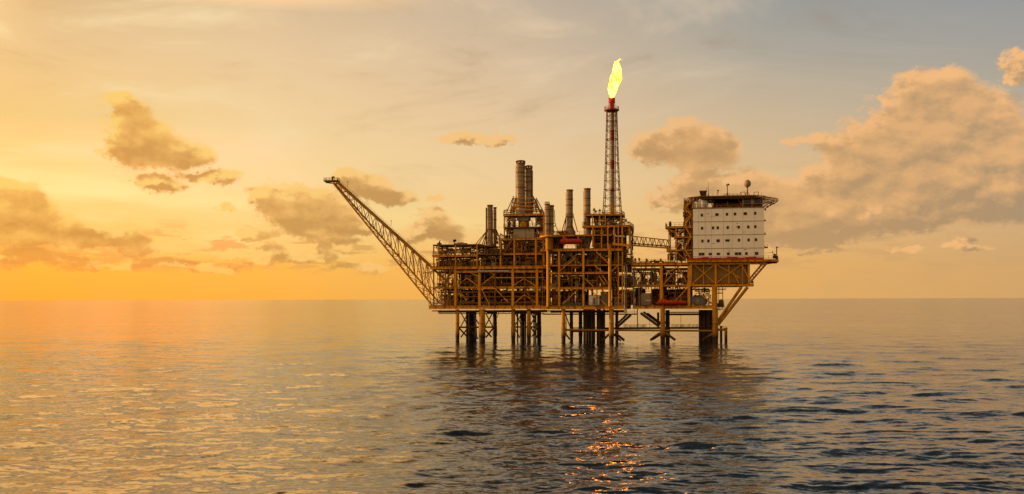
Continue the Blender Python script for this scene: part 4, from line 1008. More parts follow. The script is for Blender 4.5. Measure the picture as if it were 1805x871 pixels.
# ---- east substructure: decks, cantilever, risers
def east_module():
    v0, v1 = 0, 20
    T = Thing('east_module', 'lower eastern open-deck module carrying the white block on slanted props', 'oil platform module', (U(1230), 8, Z(1230, 548)))
    # open west half
    deck(T, U(1113), U(1216), 1, v1, Z(1160, 465), .8); deck(T, U(1114), U(1215), .4, v1, Z(1160, 474), .5, mat='brown_paint', rail=False)
    deck(T, U(1113), U(1218), .6, v1, Z(1160, 503.6), .6); deck(T, U(1116), U(1257), v0, v1, Z(1180, 540.6), 1.1, edge=.55)
    # big east deck under the white block
    zt = Z(1290, 460.2); deck(T, U(1213), U(1371.5), -1.5, v1 + 2, zt, .75, edge=.6)
    m = MB(); m.ibeam(P(1217, 466.5, -.4), P(1352, 466.5, -.4), .7, .4); T.part('girder', m, 'yellow_paint')
    deck(T, U(1217), U(1328), -.3, v1, Z(1270, 502.4), .8, rail=False); m = MB(); m.ibeam(P(1222, 507, 0), P(1310, 507, 0), .5, .3); T.part('girder', m, 'brown_paint')
    m = MB(); u0, u1 = U(1220, 2), U(1322, 2); m.box(u0, u1, 1.2, 2, Z(1270, 501, 2), Z(1270, 467.5, 2))
    for i in range(19): u = u0 + (u1 - u0) * (i + .5) / 19; m.box(u - .06, u + .06, 1.1, 1.197, Z(1270, 500.5, 2), Z(1270, 468, 2))
    T.part('side_panel', m, 'tan_panel')
    m = MB(); m.box(u1 - .3, u1, 2.01, 18, Z(1270, 501, 2), Z(1270, 467.5, 2)); m.box(u0, u1, 18, 18.3, Z(1270, 501, 2), Z(1270, 467.5, 2)); T.part('side_panel', m, 'tan_panel')
    braces(T, [(1221,501,1260,468),(1225,469,1259,500),(1264,500,1308,468),(1264,469,1304,492),(1308,469,1322,497),(1292,480,1302,501)], -.2, .36)
    for px, w in ((1218, .7), (1261.5, .6), (1320, .6), (1309, .3), (1240, .25), (1285, .25)): columns(T, [U(px, -.15)], (-.15,), Z(1270, 503), Z(1270, 465), w)
    for px, w, yt, yb in ((1165.8, .95, 470, 541), (1214.5, .9, 470, 541), (1258.3, 1.4, 505, 545)):
        columns(T, [U(px, .1)], (.1, 10, v1 - .2), Z(px, yb), Z(px, yt), w, round_=px > 1250)
    columns(T, [U(x) for x in (1130, 1148, 1190)], (1.2, v1 - 1), Z(1160, 541), Z(1160, 466), .3, 'brown_paint')
    braces(T, [(1220,507.6,1255,537),(1213,508,1192,530),(1193,470,1213,502),(1200,470,1168,486),(1168,505,1190,480)], .3, .34)
    braces(T, [(1117,470,1147,503),(1150,470,1165,503),(1168,503,1195,472),(1118,503,1140,472)], 8, .3, 'brown_paint')
    # slanted props of the cantilever
    for (x0, y0, x1, y1) in ((1307, 508, 1264, 570), (1318, 508, 1265, 575)):
        for v in (-.3, 14):
            m = MB(); m.tube(P(x0, y0, -.3) + Vector((0, v + .3, 0)), P(x1, y1, -.3) + Vector((0, v + .3, 0)), .5, n=12); T.part('prop', m, 'shaded_yellow' if v < 0 else 'brown_paint')
    for (x0, y0, x1, y1) in ((1352, 466, 1322, 500), (1345, 466, 1321, 494)):
        for v in (-.3, 8, 16):
            m = MB(); m.tube(P(x0, y0, -.3) + Vector((0, v + .3, 0)), P(x1, y1, -.3) + Vector((0, v + .3, 0)), .33, n=10); T.part('prop', m, 'shaded_yellow' if v < 0 else 'brown_paint')
    m = MB()
    for i in range(7): a = P(1326 + i * 4, 497 - i * 4.6, -.2); m.tube(a, a + Vector((0, 14, 0)), .15); m.tube(a, a + Vector((-.7, 0, .9)), .12)
    T.part('lacing', m, 'brown_paint')
    m = MB()
    for i in range(5): m.pipe([P(1340 + i * 6, 464, 0), P(1340 + i * 6, 470 - i, 0), P(1345 + i * 6, 469 - i, 0)], .12)
    m.tube(P(1324, 500, .4), P(1328, 498, .4), .5); T.part('pipework', m, 'brown_paint')
    # equipment
    for i, (a, b) in enumerate(((1117, 1131), (1131, 1148), (1148, 1165), (1167, 1190), (1190, 1214))):
        fill_bay(T, U(a), U(b), 1.4, 14, Z(1160, 503), Z(1160, 477), 1.0, 400 + i, dark=.12)
        if i != 1: fill_bay(T, U(a), U(b), 3.5 if i < 3 else 1.8, 14, Z(1160, 540), Z(1160, 507), 1.3, 410 + i, dark=.95)
        fill_bay(T, U(a), U(b), 1.8, 8, Z(1160, 464), Z(1160, 460), .5, 420 + i, vessels=False, dark=0)
    fill_bay(T, U(1218), U(1250), 3, 14, Z(1240, 540), Z(1240, 509), 1.1, 430, dark=.9)
    # grey risers by the joint with the central module
    for px, yt, yb, r, v in ((1101, 470, 553, .17, -3.4), (1104, 485, 553, .14, -3.4), (1117, 478, 545, .3, .2), (1126.5, 498, 541, .2, .1), (1132, 498, 512, .16, .1), (1140, 498, 512, .16, .1), (1143.5, 498, 512, .16, .1)):
        m = MB(); m.tube(P(px, yb, v), P(px, yt, v), r, n=10)
        for y in range(int(yt) + 5, int(yb), 11): m.tube(P(px, y, v), P(px, y - .8, v), r * 1.7, n=10)
        if px == 1101: m.pipe([P(px, yt, v), P(px + 4, yt, v), P(px + 4, yt + 15, v)], r)
        T.part('riser', m, 'grey_steel')
    # east side gear below the cantilever
    m = MB()
    for y, a, b in ((512, 1262, 1280), (519, 1263, 1274), (537, 1262, 1276), (543, 1264, 1277), (548, 1264, 1272)): m.beam(P(a, y, 4), P(b, y, 4), 3.5, .2); m.rail([P(a, y, 2.3), P(b, y, 2.3)], .9, .04, 1)
    m.beam(P(1274, 548, 4), P(1274, 508, 4), .25); m.beam(P(1267, 548, 3), P(1267, 508, 3), .2); T.part('landing', m, 'brown_paint')
    m = MB(); m.box(U(1264, 3), U(1276, 3), 3, 6, Z(1270, 543, 3), Z(1270, 537, 3)); m.ball(P(1271, 534, 3), .9); T.part('equipment_cabinet', m, 'brown_paint')
    # under-deck lines
    m = MB(); m.tube(P(1175, 552, 1), P(1250, 552, 1), .18); m.tube(P(1170, 555, 3), P(1240, 555, 3), .22); m.beam(P(1180, 557, 2), P(1232, 557, 2), 1.0, .12); m.rail([P(1180, 557, 1.5), P(1232, 557, 1.5)], .9, .03, 1.6)
    T.part('pipework', m, 'dark_steel')
    # red hoarding round the foot of the white block
    r = random.Random(4)
    u = U(1214)
    m = MB()
    while u < U(1345):
        w = r.uniform(1.2, 2.6); h = r.uniform(.55, 1.0); m.box(u, u + w - .08, -1.1, -.95, zt + .1, zt + .1 + h); u += w
    T.part('barrier_panel', m, 'red_paint')
    # fittings on the west half's top deck and along the east rail
    for px in (1120, 1127, 1140, 1154, 1165):
        m = MB(); b = P(px, 464, 2); h = r.uniform(.8, 2.0); m.beam(b, b + Vector((0,0,h)), .2); m.box(b.x - .3, b.x + .3, b.y - .3, b.y + .3, b.z + h*.4, b.z + h)
        T.part('instrument_box', m, 'brown_paint')
east_module()

T = Thing('davit_crane', 'thin post and cable davit at the far right corner of the east deck', 'davit', P(1369, 460, 0))
m = MB(); m.tube(P(1369.5, 460, 0), P(1369.5, 438, 0), .16, n=8); m.box(U(1368), U(1371.5), -.3, .3, Z(1369, 439.5), Z(1369, 437.2)); m.tube(P(1369.5, 446, 0), P(1348, 449, 0), .05); T.part('post', m, 'brown_paint')
m = MB(); b = P(1366, 458, 0); m.lathe(b, [(.7,0),(.7,.8),(.4,1.0),(.4,1.5),(.1,1.6)], 12); m.tube(b + Vector((-.4,0,1.2)), b + Vector((-.9, 0, 2.6)), .1); T.part('winch', m, 'dark_steel')

# ---- stair tower between bridge and white block
def stair_tower():
    T = Thing('stair_tower', 'yellow open stair tower clinging to the left side of the white block', 'stair tower', (U(1200), 6, Z(1200, 461)))
    lv = [(441.5, 1175.5, .6), (419, 1189, .45), (400.5, 1173.5, .65), (381, 1205, .35), (369, 1205.5, .3), (357, 1209, .3)]
    for y, a, h in lv:
        deck(T, U(a, 1), U(1221, 1), 1, 10, Z(1200, y, 1), h, mat='yellow_paint' if h > .4 else 'brown_paint')
    columns(T, [U(1179.5, 1)], (1.1, 9.9), Z(1200, 461, 1), Z(1200, 402, 1), .35)
    columns(T, [U(1206.5, 1), U(1213, 1), U(1220, 1)], (1.1, 9.9), Z(1200, 461, 1), Z(1200, 351, 1), .32, 'brown_paint')
    columns(T, [U(1192, 1)], (1.1, 9.9), Z(1200, 461, 1), Z(1200, 402, 1), .3)
    braces(T, [(1179,405,1206,420),(1206,405,1192,418),(1180,443,1192,452),(1192,444,1206,458),(1203,442,1212,460),(1206,420,1192,440)], 1.05, .28)
    ys = [460, 441, 418.5, 400, 380, 369, 357]
    for k, (a, b) in enumerate(zip(ys, ys[1:])):
        p, q = (1207, 1219) if k % 2 else (1219, 1207)
        m = MB(); m.stair(P(p, a, .4), P(q, b, .4), .9, 9); T.part('stair', m, 'yellow_paint')
        fill_bay(T, U(1207, 1), U(1221, 1), 2, 9, Z(1200, a, 1), Z(1200, b, 1) - .3, 1.3, 500 + k, dark=.5)
    for k, (yb, yt, a, b) in enumerate(((440.5, 421, 1190, 1206), (460, 443, 1180, 1192), (460, 443, 1193, 1206), (418, 403, 1190, 1206), (418, 404, 1179, 1190))):
        fill_bay(T, U(a, 1), U(b, 1), 2, 9, Z(1200, yb, 1), Z(1200, yt, 1), 1.2, 520 + k, dark=.2, vessels=k < 4)
    for px, y in ((1182, 400), (1207, 400), (1213, 400)):
        m = MB(); b = P(px, y, 2); m.lathe(b, [(.4,0),(.5,.8),(.3,1.2),(.45,1.4),(.1,1.7)], 10); T.part('vent', m, 'dark_steel')
stair_tower()

# ---- accommodation block
def accommodation():
    v0, v1 = -.5, 17
    T = Thing('accommodation_block', 'big weathered white block of living quarters with rows of small dark windows', 'building', (U(1284), 8, Z(1284, 460)))
    uL, uR = U(1222, v0), U(1347.5, v0); zb, zt = Z(1284, 459.2, v0), Z(1284, 369, v0)
    # floors as separate storeys, each wall sheet stands a little proud of the seam band between them
    seams = [zb] + [Z(1284, y, v0) for y in (439.5, 415.5, 392)] + [zt]
    for k in range(4):
        m = MB(); m.box(uL, uR, v0, v1, seams[k] + (.06 if k else 0), seams[k+1] - .06); T.part('wall', m, 'white_clad')
    m = MB(); m.box(uL + .08, uR - .08, v0 + .1, v1 - .1, zb + .2, zt - .02)
    for s in seams[1:4]: m.box(uL - .05, uR + .12, v0 - .07, v0 + .06, s - .1, s + .05)
    for f in (.075, .17, .26, .43, .56, .7, .86): m.box(uL + (uR - uL) * f - .025, uL + (uR - uL) * f + .025, v0 - .012, v0 + .02, zb, zt - .1)
    T.part('seam', m, 'seam')
    m = MB(); m.box(uL - .1, uR + .1, v0 - .1, v1 + .1, zt - .05, zt + .25); T.part('roof', m, 'grey_steel')
    def win(px, y, w=4.2, h=4.2, lab=None):
        c = P(px, y, v0); w /= 10; h /= 10
        m = MB()
        for a in (-1, 1): m.box(c.x + a*w - .05, c.x + a*w + .05, v0 - .06, v0 - .003, c.z - h - .05, c.z + h + .05)
        m.box(c.x - w + .05, c.x + w - .05, v0 - .06, v0 - .003, c.z + h - .05, c.z + h + .05); m.box(c.x - w + .05, c.x + w - .05, v0 - .1, v0 - .003, c.z - h - .07, c.z - h + .05)
        f = T.part('window', m, 'seam')
        m = MB(); m.box(c.x - w + .05, c.x + w - .05, v0 - .035, v0 - .004, c.z - h + .05, c.z + h - .05); T.part('pane', m, 'window_glass', parent=f)
    for xs, y0, s in (((1237.7, 1264.4, 1282, 1296.4, 1314.4, 1331.8), 380.8, -.03), ((1238, 1257.5, 1265.8, 1283.4, 1302.8, 1319.5, 1332), 404, -.025), ((1238.5, 1249, 1266.4, 1282.8, 1303, 1320, 1333), 426.6, -.02), ((1234.6, 1239.7, 1252.4, 1266.6, 1284.2, 1298.5, 1304.6, 1316, 1334), 449.6, -.008)):
        for x in xs:
            wide = x in (1282.8, 1266.6, 1252.4); big = x in (1266.4, 1264.4, 1314.4, 1298.5, 1334)
            win(x, y0 + s * (x - 1237), 7 if x == 1282.8 else 5.4 if (wide or big) else 3.6 if y0 < 445 else 4.2, 3.4 if wide else 4.4)
    # rust weeps and vents
    m = MB()
    for px, y, w, h in ((1249, 378, 2.5, 1), (1257, 383.5, 6, .5), (1300, 396, 1.2, 2), (1299, 402, 1.2, 3), (1312, 411, 2.5, 1), (1258, 431, 4, .6), (1286, 444, .8, 3), (1314, 442, 3, 1.2)): c = P(px, y, v0); m.box(c.x - w/10, c.x + w/10, v0 - .05, v0 - .003, c.z - h/10, c.z + h/10)
    T.part('vent', m, 'seam')
    for y in (390.5, 414, 437):                                  # brackets on the right flank
        m = MB(); c = P(1348, y, 1); m.box(c.x, c.x + .3, .5, 1.5, c.z - .3, c.z + .3); m.tube(c, c + Vector((.5, 0, -.3)), .2)
        if y == 437: m.box(c.x, c.x + 1.1, -.3, 2.5, c.z - .5, c.z - .3); m.rail([(c.x, -.3, c.z - .3), (c.x + 1.1, -.3, c.z - .3), (c.x + 1.1, 2.5, c.z - .3)], .9, .04, 1)
        T.part('bracket', m, 'brown_paint')
    # rooftop storey: rounded cabinet, recessed plant, control room
    zr = zt + .25
    m = MB(); m.box(U(1231, 1), U(1247, 1), .5, 5, zr, Z(1240, 355.5, .5)); m.lathe((U(1239, 1), 1.4, zr), [(1.5,0),(1.5,2.6),(1.2,3.0),(.4,3.2)], 18); T.part('cabinet', m, 'white_clad')
    m = MB(); m.pipe([P(1247, 368, .2), P(1249, 357, .2), P(1254, 355, .2), P(1257, 368, .2)], .16); m.pipe([P(1222, 368, .2), P(1224, 351, .2), P(1229, 351, .2), P(1230, 368, .2)], .18); T.part('pipework', m, 'pale_pipe')
    m = MB(); m.box(U(1257, 3), U(1309, 3), 5, 12, zr, Z(1280, 352, 5)); T.part('equipment_housing', m, 'dark_steel')
    m = MB(); m.rail([(uL, v0 + .05, zr), (uR, v0 + .05, zr)], 1.2, .04, 1.3); T.part('railing', m, 'rust_pipe')
    m = MB()
    for px, h in ((1264, 1.5), (1272, .8), (1283, 2.2), (1287, 1.0), (1297, .8), (1302, 1.4)): b = Vector((U(px, 1.5), 1.5, zr)); m.lathe(b, [(.35,0),(.4,h*.6),(.15,h)], 10)
    m.tube((U(1258, 2), 2, zr + .9), (U(1308, 2), 2, zr + .9), .22); T.part('roof_fittings', m, 'brown_paint')
    a, b = U(1310, 0), U(1344.5, 0); zc = Z(1327, 353.5, 0)
    m = MB(); m.box(a + .12, b - .12, .3, 8, zr, zc); T.part('control_room', m, 'dark_steel')
    f = None
    for x0, x1 in ((1312, 1323.5), (1330, 1341)):
        m = MB(); u0_, u1_ = U(x0, 0), U(x1, 0); zz0, zz1 = Z(1327, 361, 0), Z(1327, 354.6, 0)
        m.box(u0_ - .12, u0_, .12, .29, zz0 - .1, zz1 + .1); m.box(u1_, u1_ + .12, .12, .29, zz0 - .1, zz1 + .1); m.box(u0_, u1_, .12, .29, zz1, zz1 + .1); m.box(u0_, u1_, .12, .29, zz0 - .1, zz0); w = T.part('window', m, 'pale_clad')
        m = MB(); m.box(u0_, u1_, .2, .28, zz0, zz1); T.part('pane', m, 'cabin_glass', parent=w)
    m = MB()
    for px in (1310, 1326, 1344.5): u = U(px, 0); m.beam((u, 0, zr), (u, 0, zc + .4), .28)
    m.box(U(1324.5, 0), U(1329, 0), .15, .28, zr + .9, zc); T.part('mullion', m, 'pale_clad')
    m = MB(); m.box(a, b, -.02, .25, zr + 1.1, zr + 1.3); T.part('sill', m, 'pale_clad')
    # lamp brackets at the upper right
    m = MB(); m.pipe([P(1348, 371, 1), P(1352, 368, 1), P(1358, 364, 1), P(1366, 361, 1)], .14); m.pipe([P(1348, 366, 1), P(1356, 365, 1), P(1362, 360, 1)], .1)
    for px, y in ((1350, 372), (1354, 367), (1359, 364), (1365, 361)): m.ball(P(px, y, 1), .3, 8, 5)
    T.part('lamp_bracket', m, 'dark_steel')
accommodation()

def helideck():
    v0, v1 = -2, 19
    T = Thing('helideck', 'wide flat helicopter deck with slanted safety net on top of the white block', 'helideck', (U(1290), 8, Z(1290, 352)))
    zs = Z(1290, 348.3, v0); uL, uR = U(1219, v0), U(1350.5, v0); c = 3.2
    oct_ = [(uL + c, v0), (uR - c, v0), (uR, v0 + c), (uR, v1 - c), (uR - c, v1), (uL + c, v1), (uL, v1 - c), (uL, v0 + c)]
    m = MB(); m.add([(a, b, zs) for a, b in oct_] + [(a, b, zs + .35) for a, b in oct_], [tuple(range(7, -1, -1)), tuple(range(8, 16))] + [(i, (i+1) % 8, 8 + (i+1) % 8, 8 + i) for i in range(8)]); T.part('deck', m, 'grey_steel')
    for v in np.linspace(v0 + .8, v1 - 2, 5):
        m = MB(); m.ibeam((uL + 2.2, v, zs - .35), (uR - 1.8, v, zs - .35), .6, .3); T.part('girder', m, 'brown_paint')
    m = MB()
    for i in range(13): u = uL + 2.5 + i * (uR - uL - 5) / 12; m.beam((u, v0 + .6, zs - .15), (u, v1 - .6, zs - .15), .2, .25)
    T.part('rib', m, 'dark_steel')
    # safety net frame, tilted outwards
    m = MB(); oc = ((uL + uR) / 2, (v0 + v1) / 2)
    for i in range(8):
        (a, b), (a2, b2) = oct_[i], oct_[(i+1) % 8]
        if i in (1, 2, 3): w = 4.6; dz = -1.0
        else: w = 1.2; dz = .15
        def outp(x, y): d = Vector((x - oc[0], (y - oc[1]) * 1.1, 0)).normalized(); return Vector((x, y, zs + .1)) + d * w + Vector((0, 0, dz))
        n = 7
        for k in range(n + 1):
            x, y = a + (a2 - a) * k / n, b + (b2 - b) * k / n; m.beam((x, y, zs + .1), outp(x, y), .12)
        m.beam(outp(a, b), outp(a2, b2), .12)
        for f in (.35, .7):
            p, q = Vector((a, b, zs + .1)).lerp(outp(a, b), f), Vector((a2, b2, zs + .1)).lerp(outp(a2, b2), f); m.beam(p, q, .07)
    T.part('safety_net', m, 'brown_paint')
    m = MB()
    for px0, y0, px1, y1, v in ((1345, 353, 1366, 355.5, -1), (1345, 360, 1372, 356.5, -1), (1345, 367, 1366, 356.5, 0), (1345, 360, 1372, 356.5, 8), (1310, 365, 1300, 351, -.5), (1224, 368, 1222, 352, -.5)): m.tube(P(px0, y0, v), P(px1, y1, v), .13)
    T.part('strut', m, 'brown_paint')
    columns(T, [U(x, .4) for x in (1224, 1258, 1309)], (.4, 14), Z(1290, 368, .4), zs - .6, .28, 'brown_paint')
    m = MB(); m.box(U(1268, 4), U(1300, 4), 2, 4, zs + .35, zs + .5); m.rail([(U(1275, 1), -.5, zs + .35), (U(1304, 1), -.5, zs + .35)], .7, .04, 1.2)
    T.part('hatch', m, 'brown_paint')
    m = MB()
    for px in (1306, 1330): m.pipe([P(px, 345.5, 1), P(px, 341, 1), P(px + 8, 340.5, 1), P(px + 8, 345.5, 1)], .1)
    for i in range(14): b = P(1250 + i * 7.2, 345.8, -.8); m.beam(b, b + Vector((0, 0, rng.uniform(.3, .8))), .12)
    T.part('railing', m, 'brown_paint')
helideck()

T = Thing('radome', 'grey ball-shaped radar dome on a short mast above the white block', 'radar dome', P(1318.3, 346, 2))
m = MB(); m.ball(P(1318.3, 325.6, 2), 1.22, 20, 14, 1.08); T.part('dome', m, 'pale_pipe')
m = MB(); m.tube(P(1318.3, 346, 2), P(1318.3, 331, 2), .2, n=10); m.lathe(P(1318.3, 333, 2), [(.25,0),(.55,.3),(.55,.45)], 12); m.tube(P(1315, 346, 2), P(1318.3, 338, 2), .07); m.tube(P(1321.5, 346, 2), P(1318.3, 338, 2), .07); T.part('mast', m, 'brown_paint')
T = Thing('antenna_mast', 'slim lattice antenna mast with a crossbar, middle of the helideck edge', 'antenna', P(1283, 346, 2))
m = MB(); m.tube(P(1283, 346, 2), P(1283, 328, 2), .16, n=8); m.tube(P(1281.7, 346, 2), P(1283, 336, 2), .07); m.tube(P(1284.3, 346, 2), P(1283, 336, 2), .07); T.part('mast', m, 'brown_paint')
m = MB(); m.beam(P(1281, 328.2, 2), P(1287, 327.4, 2), .3, .4); m.tube(P(1285, 328, 2), P(1284.5, 325.5, 2), .2); m.tube(P(1281.5, 328, 2), P(1281.5, 325.6, 2), .08); T.part('crossbar', m, 'dark_steel')
T = Thing('whip_antenna', 'thin upright whip antenna beside the tilted vent box', 'antenna', P(1249.4, 347, 1))
m = MB(); m.tube(P(1249.4, 347, 1), P(1249.4, 321, 1), .1, .04, n=6); T.part('whip', m, 'dark_steel')
m = MB(); m.lathe(P(1249.4, 347, 1), [(.2,0),(.2,.6),(.08,.8)], 8); m.tube(P(1246.6, 340, 1), P(1246.6, 332, 1), .06); T.part('antenna_base', m, 'dark_steel')
T = Thing('vent_box', 'dark slanted ventilation box at the left end of the helideck', 'vent', P(1240, 349, 1))
m = MB(); a = P(1234.5, 349, .2); b = P(1247, 349, .2); t_ = P(1234, 338, .2); t2 = P(1246, 336.8, .2)
m.add([(a.x+.3,.2,a.z),(b.x-.2,.2,b.z),(b.x-.2,2.4,b.z),(a.x+.3,2.4,a.z),(t_.x,.0,t_.z-.4),(t2.x,.0,t2.z-.2),(t2.x,2.6,t2.z-.2),(t_.x,2.6,t_.z-.4)], [(0,3,2,1),(4,5,6,7),(0,1,5,4),(1,2,6,5),(2,3,7,6),(3,0,4,7)]); T.part('casing', m, 'dark_steel')
m = MB(); m.box(t_.x - .1, t2.x + .1, -.15, 2.7, t_.z - .3, t_.z + .05)
for i in range(5): z = a.z + .4 + i * .3; m.box(a.x + .35, b.x - .25, -.05 - .02, .1, z, z + .08)
T.part('louvre', m, 'brown_paint')
T = Thing('satellite_mast', 'small twin-tipped aerial left of the crossbar mast', 'antenna', P(1266.5, 347, 1))
m = MB(); m.tube(P(1266.5, 347, 1), P(1266.5, 339, 1), .1, n=6); m.beam(P(1264.6, 341, 1), P(1268, 341, 1), .1); T.part('mast', m, 'brown_paint')
m = MB(); m.lathe(P(1266.5, 339.5, 1), [(.15,0),(.3,.2),(.3,.5),(.1,.6)], 10); T.part('aerial', m, 'dark_steel')

# ---- containers and tanks on the lower decks
def container(label, px0, px1, ytop, ybot, v, d, mat, name='container', cat='container'):
    u0, u1 = U(px0, v), U(px1, v); z0, z1 = Z(px0, ybot, v), Z(px0, ytop, v)
    T = Thing(name, label, cat, ((u0 + u1) / 2, v + d / 2, z0))
    m = MB(); m.box(u0 + .1, u1 - .1, v + .1, v + d, z0 + .15, z1 - .12)
    n = max(4, int((u1 - u0) / .35))
    for i in range(n): u = u0 + .2 + (u1 - u0 - .4) * (i + .5) / n; m.box(u - .06, u + .06, v + .04, v + .098, z0 + .2, z1 - .2)
    T.part('body', m, mat)
    m = MB()
    for u in (u0, u1): m.beam((u, v, z0), (u, v, z1), .16); m.beam((u, v + d, z0), (u, v + d, z1), .16)
    for z in (z0 + .07, z1 - .07): m.beam((u0 + .08, v, z), (u1 - .08, v, z), .14)
    T.part('frame', m, 'seam')
    m = MB(); m.box((u0+u1)/2 - .5, (u0+u1)/2 + .5, v - .02, v + .03, z0 + .25, z0 + (z1 - z0) * .75); T.part('door', m, 'grey_steel')
    return T
container('pale boxy container on the lowest central deck behind a slanting yellow brace', 1037.5, 1057, 521, 539, -.8, 5, 'white_clad')
container('grey ribbed cabin against the thick yellow column of the lowest central deck', 1059, 1072, 515, 539, .5, 5, 'grey_steel', 'cabin', 'cabin')
container('dark grey cabin on the lower east deck beside the leaning brace', 1218, 1243, 524.5, 539, -.2 + .8, 5, 'blue_grey', 'cabin', 'cabin')
T = Thing('storage_tank', 'round-cornered grey tank on the lower east deck right of the thin risers', 'tank', P(1139, 540, 1))
c = P(1139, 540, 3.2); h = Z(1139, 518, 3.2) - c.z
m = MB(); W_ = 2.1
pr = [(-W_, .5), (-W_ + .5, 0), (W_ - .5, 0), (W_, .5)]
for k, (za, zb_, s) in enumerate(((.2, h * .42, 1), (h * .44, h * .88, 1), (h * .88, h, .8))):
    m.add([(c.x + x * (1 if k < 2 else 1), 1 + y, c.z + za) for x, y in pr + [(W_, 4), (-W_, 4)]] + [(c.x + x * s, 1.0 + (1 - s) + y, c.z + zb_) for x, y in pr + [(W_, 4), (-W_, 4)]], [tuple(range(5, -1, -1)), tuple(range(6, 12))] + [(i, (i+1) % 6, 6 + (i+1) % 6, 6 + i) for i in range(6)])
T.part('shell', m, 'grey_steel')
m = MB(); m.box(c.x - 1.9, c.x + 1.9, 1.05, 4.9, c.z, c.z + .2); m.pipe([(c.x - .8, 1.2, c.z + h), (c.x - .8, 1.2, c.z + h + .7), (c.x + 1.5, 1.2, c.z + h + .7)], .12); T.part('base_frame', m, 'dark_steel')

# ---- legs in the water: four jackets
def leg_part(T, px, v, ytop, r, mat='leg_paint', collar=True, name='leg'):
    u = U(px, v, 575); zt = Z(px, ytop, v)
    m = MB(); m.tube((u, v, -6), (u, v, zt), r, n=18)
    if collar: m.lathe((u, v, zt * .55), [(r*1.01,0),(r*1.14,.1),(r*1.14,.5),(r*1.01,.6)], 18); m.lathe((u, v, 2.6), [(r*1.02,-1.2),(r*1.12,-1),(r*1.12,2.4),(r*1.02,2.6)], 18)
    T.part(name, m, mat); return u
def jacket(label, legs, lines, px, extra=None):
    T = Thing('support_jacket', label, 'platform legs', (U(px), 6, 0), 'leg clusters standing in the sea')
    for l in legs: leg_part(T, *l)
    for (x0, y0, x1, y1, v, w, mt, *vv) in lines:
        m = MB(); m.tube(P(x0, y0, v), P(x1, y1, vv[0] if vv else v), w, n=8); T.part('brace', m, mt)
    return T
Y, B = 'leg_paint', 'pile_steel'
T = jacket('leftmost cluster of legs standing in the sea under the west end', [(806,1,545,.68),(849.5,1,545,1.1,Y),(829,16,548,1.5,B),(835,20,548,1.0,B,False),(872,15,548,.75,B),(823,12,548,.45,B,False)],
  [(806,576.5,872,576.5,1.2,.3,B),(808,577,824,594,2,.3,B),(825,577,812,594,2,.25,B),(852,578,866,594,3,.3,B),(870,577,856,595,3,.3,B),(812,550,825,575,3,.2,B),(826,550,812,575,3,.2,B),(846,575,832,550,3,.2,B),(855,575,868,552,3,.22,B),(868,575,856,552,3,.22,B),(838,555,840,598,8,.25,B),(858,552,876,552,3,.3,B),(876,560,880,548,3,.12,B),(843,597,833,585,3,.2,B)], 840)
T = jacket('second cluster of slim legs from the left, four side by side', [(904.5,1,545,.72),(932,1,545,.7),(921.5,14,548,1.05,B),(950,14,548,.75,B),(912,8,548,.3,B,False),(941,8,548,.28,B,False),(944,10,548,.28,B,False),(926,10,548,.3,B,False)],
  [(904,576.5,950,576.5,1.2,.28,B),(907,575,920,552,3,.2,B),(920,575,908,552,3,.2,B),(934,575,947,552,3,.22,B),(947,575,936,552,3,.22,B),(907,578,916,596,3,.22,B),(936,578,947,596,3,.25,B),(947,578,937,594,3,.22,B),(904,552,950,552,2,.25,B)], 928)
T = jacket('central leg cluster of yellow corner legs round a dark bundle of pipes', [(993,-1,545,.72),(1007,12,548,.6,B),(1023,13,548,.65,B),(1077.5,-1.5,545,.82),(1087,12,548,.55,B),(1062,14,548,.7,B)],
  [(996,582,1076,583,-.5,.35,Y),(1010,585,1060,585,10,.25,B),(1061,602,1075,588,-1,.4,Y),(1084,588,1100,601,-1,.45,B),(1080,589,1094,602,1,.3,B),(995,586,1004,599,1,.28,B),(1088,577,1112,556,2,.45,B),(1084,575,1106,555,8,.35,B),(995,550,1005,578,2,.18,B),(998,556,998,594,6,.12,B)], 1040)
m = MB()
for i, (px, r) in enumerate(((1030,.42),(1034.5,.5),(1039,.55),(1043.5,.5),(1047,.42),(1053.5,.4),(1057,.45),(1065,.35))): u = U(px, 6 + i % 3); m.tube((u, 6 + i % 3, -5), (u, 6 + i % 3, Z(px, 546, 6)), r, n=10)
T.part('conductor_bundle', m, 'pile_steel')
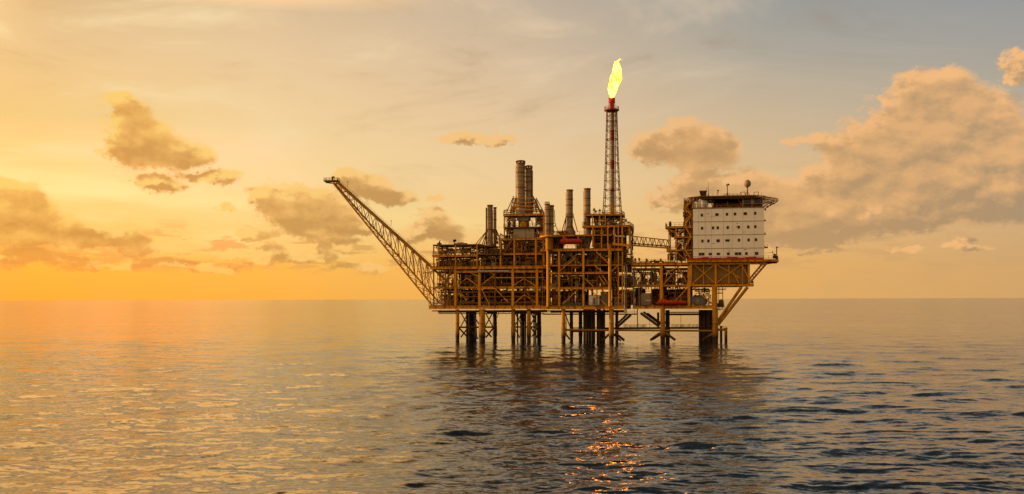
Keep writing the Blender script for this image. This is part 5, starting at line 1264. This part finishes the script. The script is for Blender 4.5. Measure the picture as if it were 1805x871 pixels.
T = jacket('rightmost leg cluster with slanted feet, under the white block', [(1168,0,542,.8),(1176.5,10,548,.75,B),(1260.5,-.5,545,.95),(1253,15,548,.6,B)],
  [(1146,601,1163,588,0,.42,Y),(1173,588,1190,601,0,.42,Y),(1150,600,1164,591,6,.3,B),(1084,583,1165,584,-.3,.33,Y),(1172,584,1258,585,-.3,.33,Y),(1238,602,1256,590,-.4,.42,Y),(1129,553,1162,577,1,.45,B),(1134,551,1164,573,6,.35,B),(1141,553,1164,570,9,.25,B),(1123.5,545,1123.5,583,1,.16,B),(1160,552,1160,575,6,.4,B),(1172,590,1180,584,3,.25,B),(1249,577,1256,577,2,.3,B),(1261,583,1281,583,-.3,.4,Y)], 1215)
m = MB()
for i, px in enumerate((1234, 1237.5, 1241, 1244.5, 1248)): u = U(px, 5 + i % 2); m.tube((u, 5 + i % 2, -5), (u, 5 + i % 2, Z(px, 548, 5)), .48, n=12)
T.part('conductor_bundle', m, 'pile_steel')
u = U(1260.5, -.5); m = MB(); m.tube((u, -.5, Z(1260, 575, 0)), (u, -.5, Z(1260, 506, 0)), .78, n=16); T.part('leg_sleeve', m, 'leg_paint')

T = Thing('mooring_dolphin', 'two short linked piles standing in the sea at the far right', 'mooring post', (U(1277), 0, 0))
for px, v, y, r, mt in ((1279.5, -.6, 581, .5, 'leg_paint'), (1271, 3, 578, .42, 'pile_steel')):
    u = U(px, v); m = MB(); m.tube((u, v, -5), (u, v, Z(px, y, v)), r, n=14); m.lathe((u, v, Z(px, y, v)), [(r,0),(r*1.2,.05),(r*1.2,.3),(r*.8,.35)], 14); T.part('pile', m, mt)
m = MB(); m.beam(P(1270, 583.5, 1), P(1281, 583.5, 0), .7, .4); m.rail([P(1270, 582, -.6), P(1281, 582, -.6)], 1.0, .04, .9); T.part('cap_beam', m, 'leg_paint')

T = Thing('boat_landing', 'low dark walkway with upright fenders running between the right legs', 'walkway', P(1180, 579, 4))
m = MB(); m.beam(P(1010, 578.8, 5), P(1250, 578.8, 5), 1.6, .3); m.beam(P(1065, 580.5, 4), P(1250, 580.5, 4), .3, .35); T.part('walkway', m, 'dark_steel')
m = MB()
for a, b in ((1102, 1140), (1184, 1232)):
    px = a
    while px < b: p = P(px, 579, 4.4); m.beam(p, p + Vector((0, 0, rng.uniform(.9, 1.35))), .16); px += rng.uniform(1.6, 2.8)
m.rail([P(1065, 578, 4.2), P(1250, 578, 4.2)], .9, .03, 2.2, mid=False, toe=False); T.part('railing', m, 'dark_steel')
m = MB()
for px in (1065, 1100, 1145, 1200, 1250): m.beam(P(px, 578, 5), P(px, 556, 5), .12)
T.part('hanger', m, 'dark_steel')
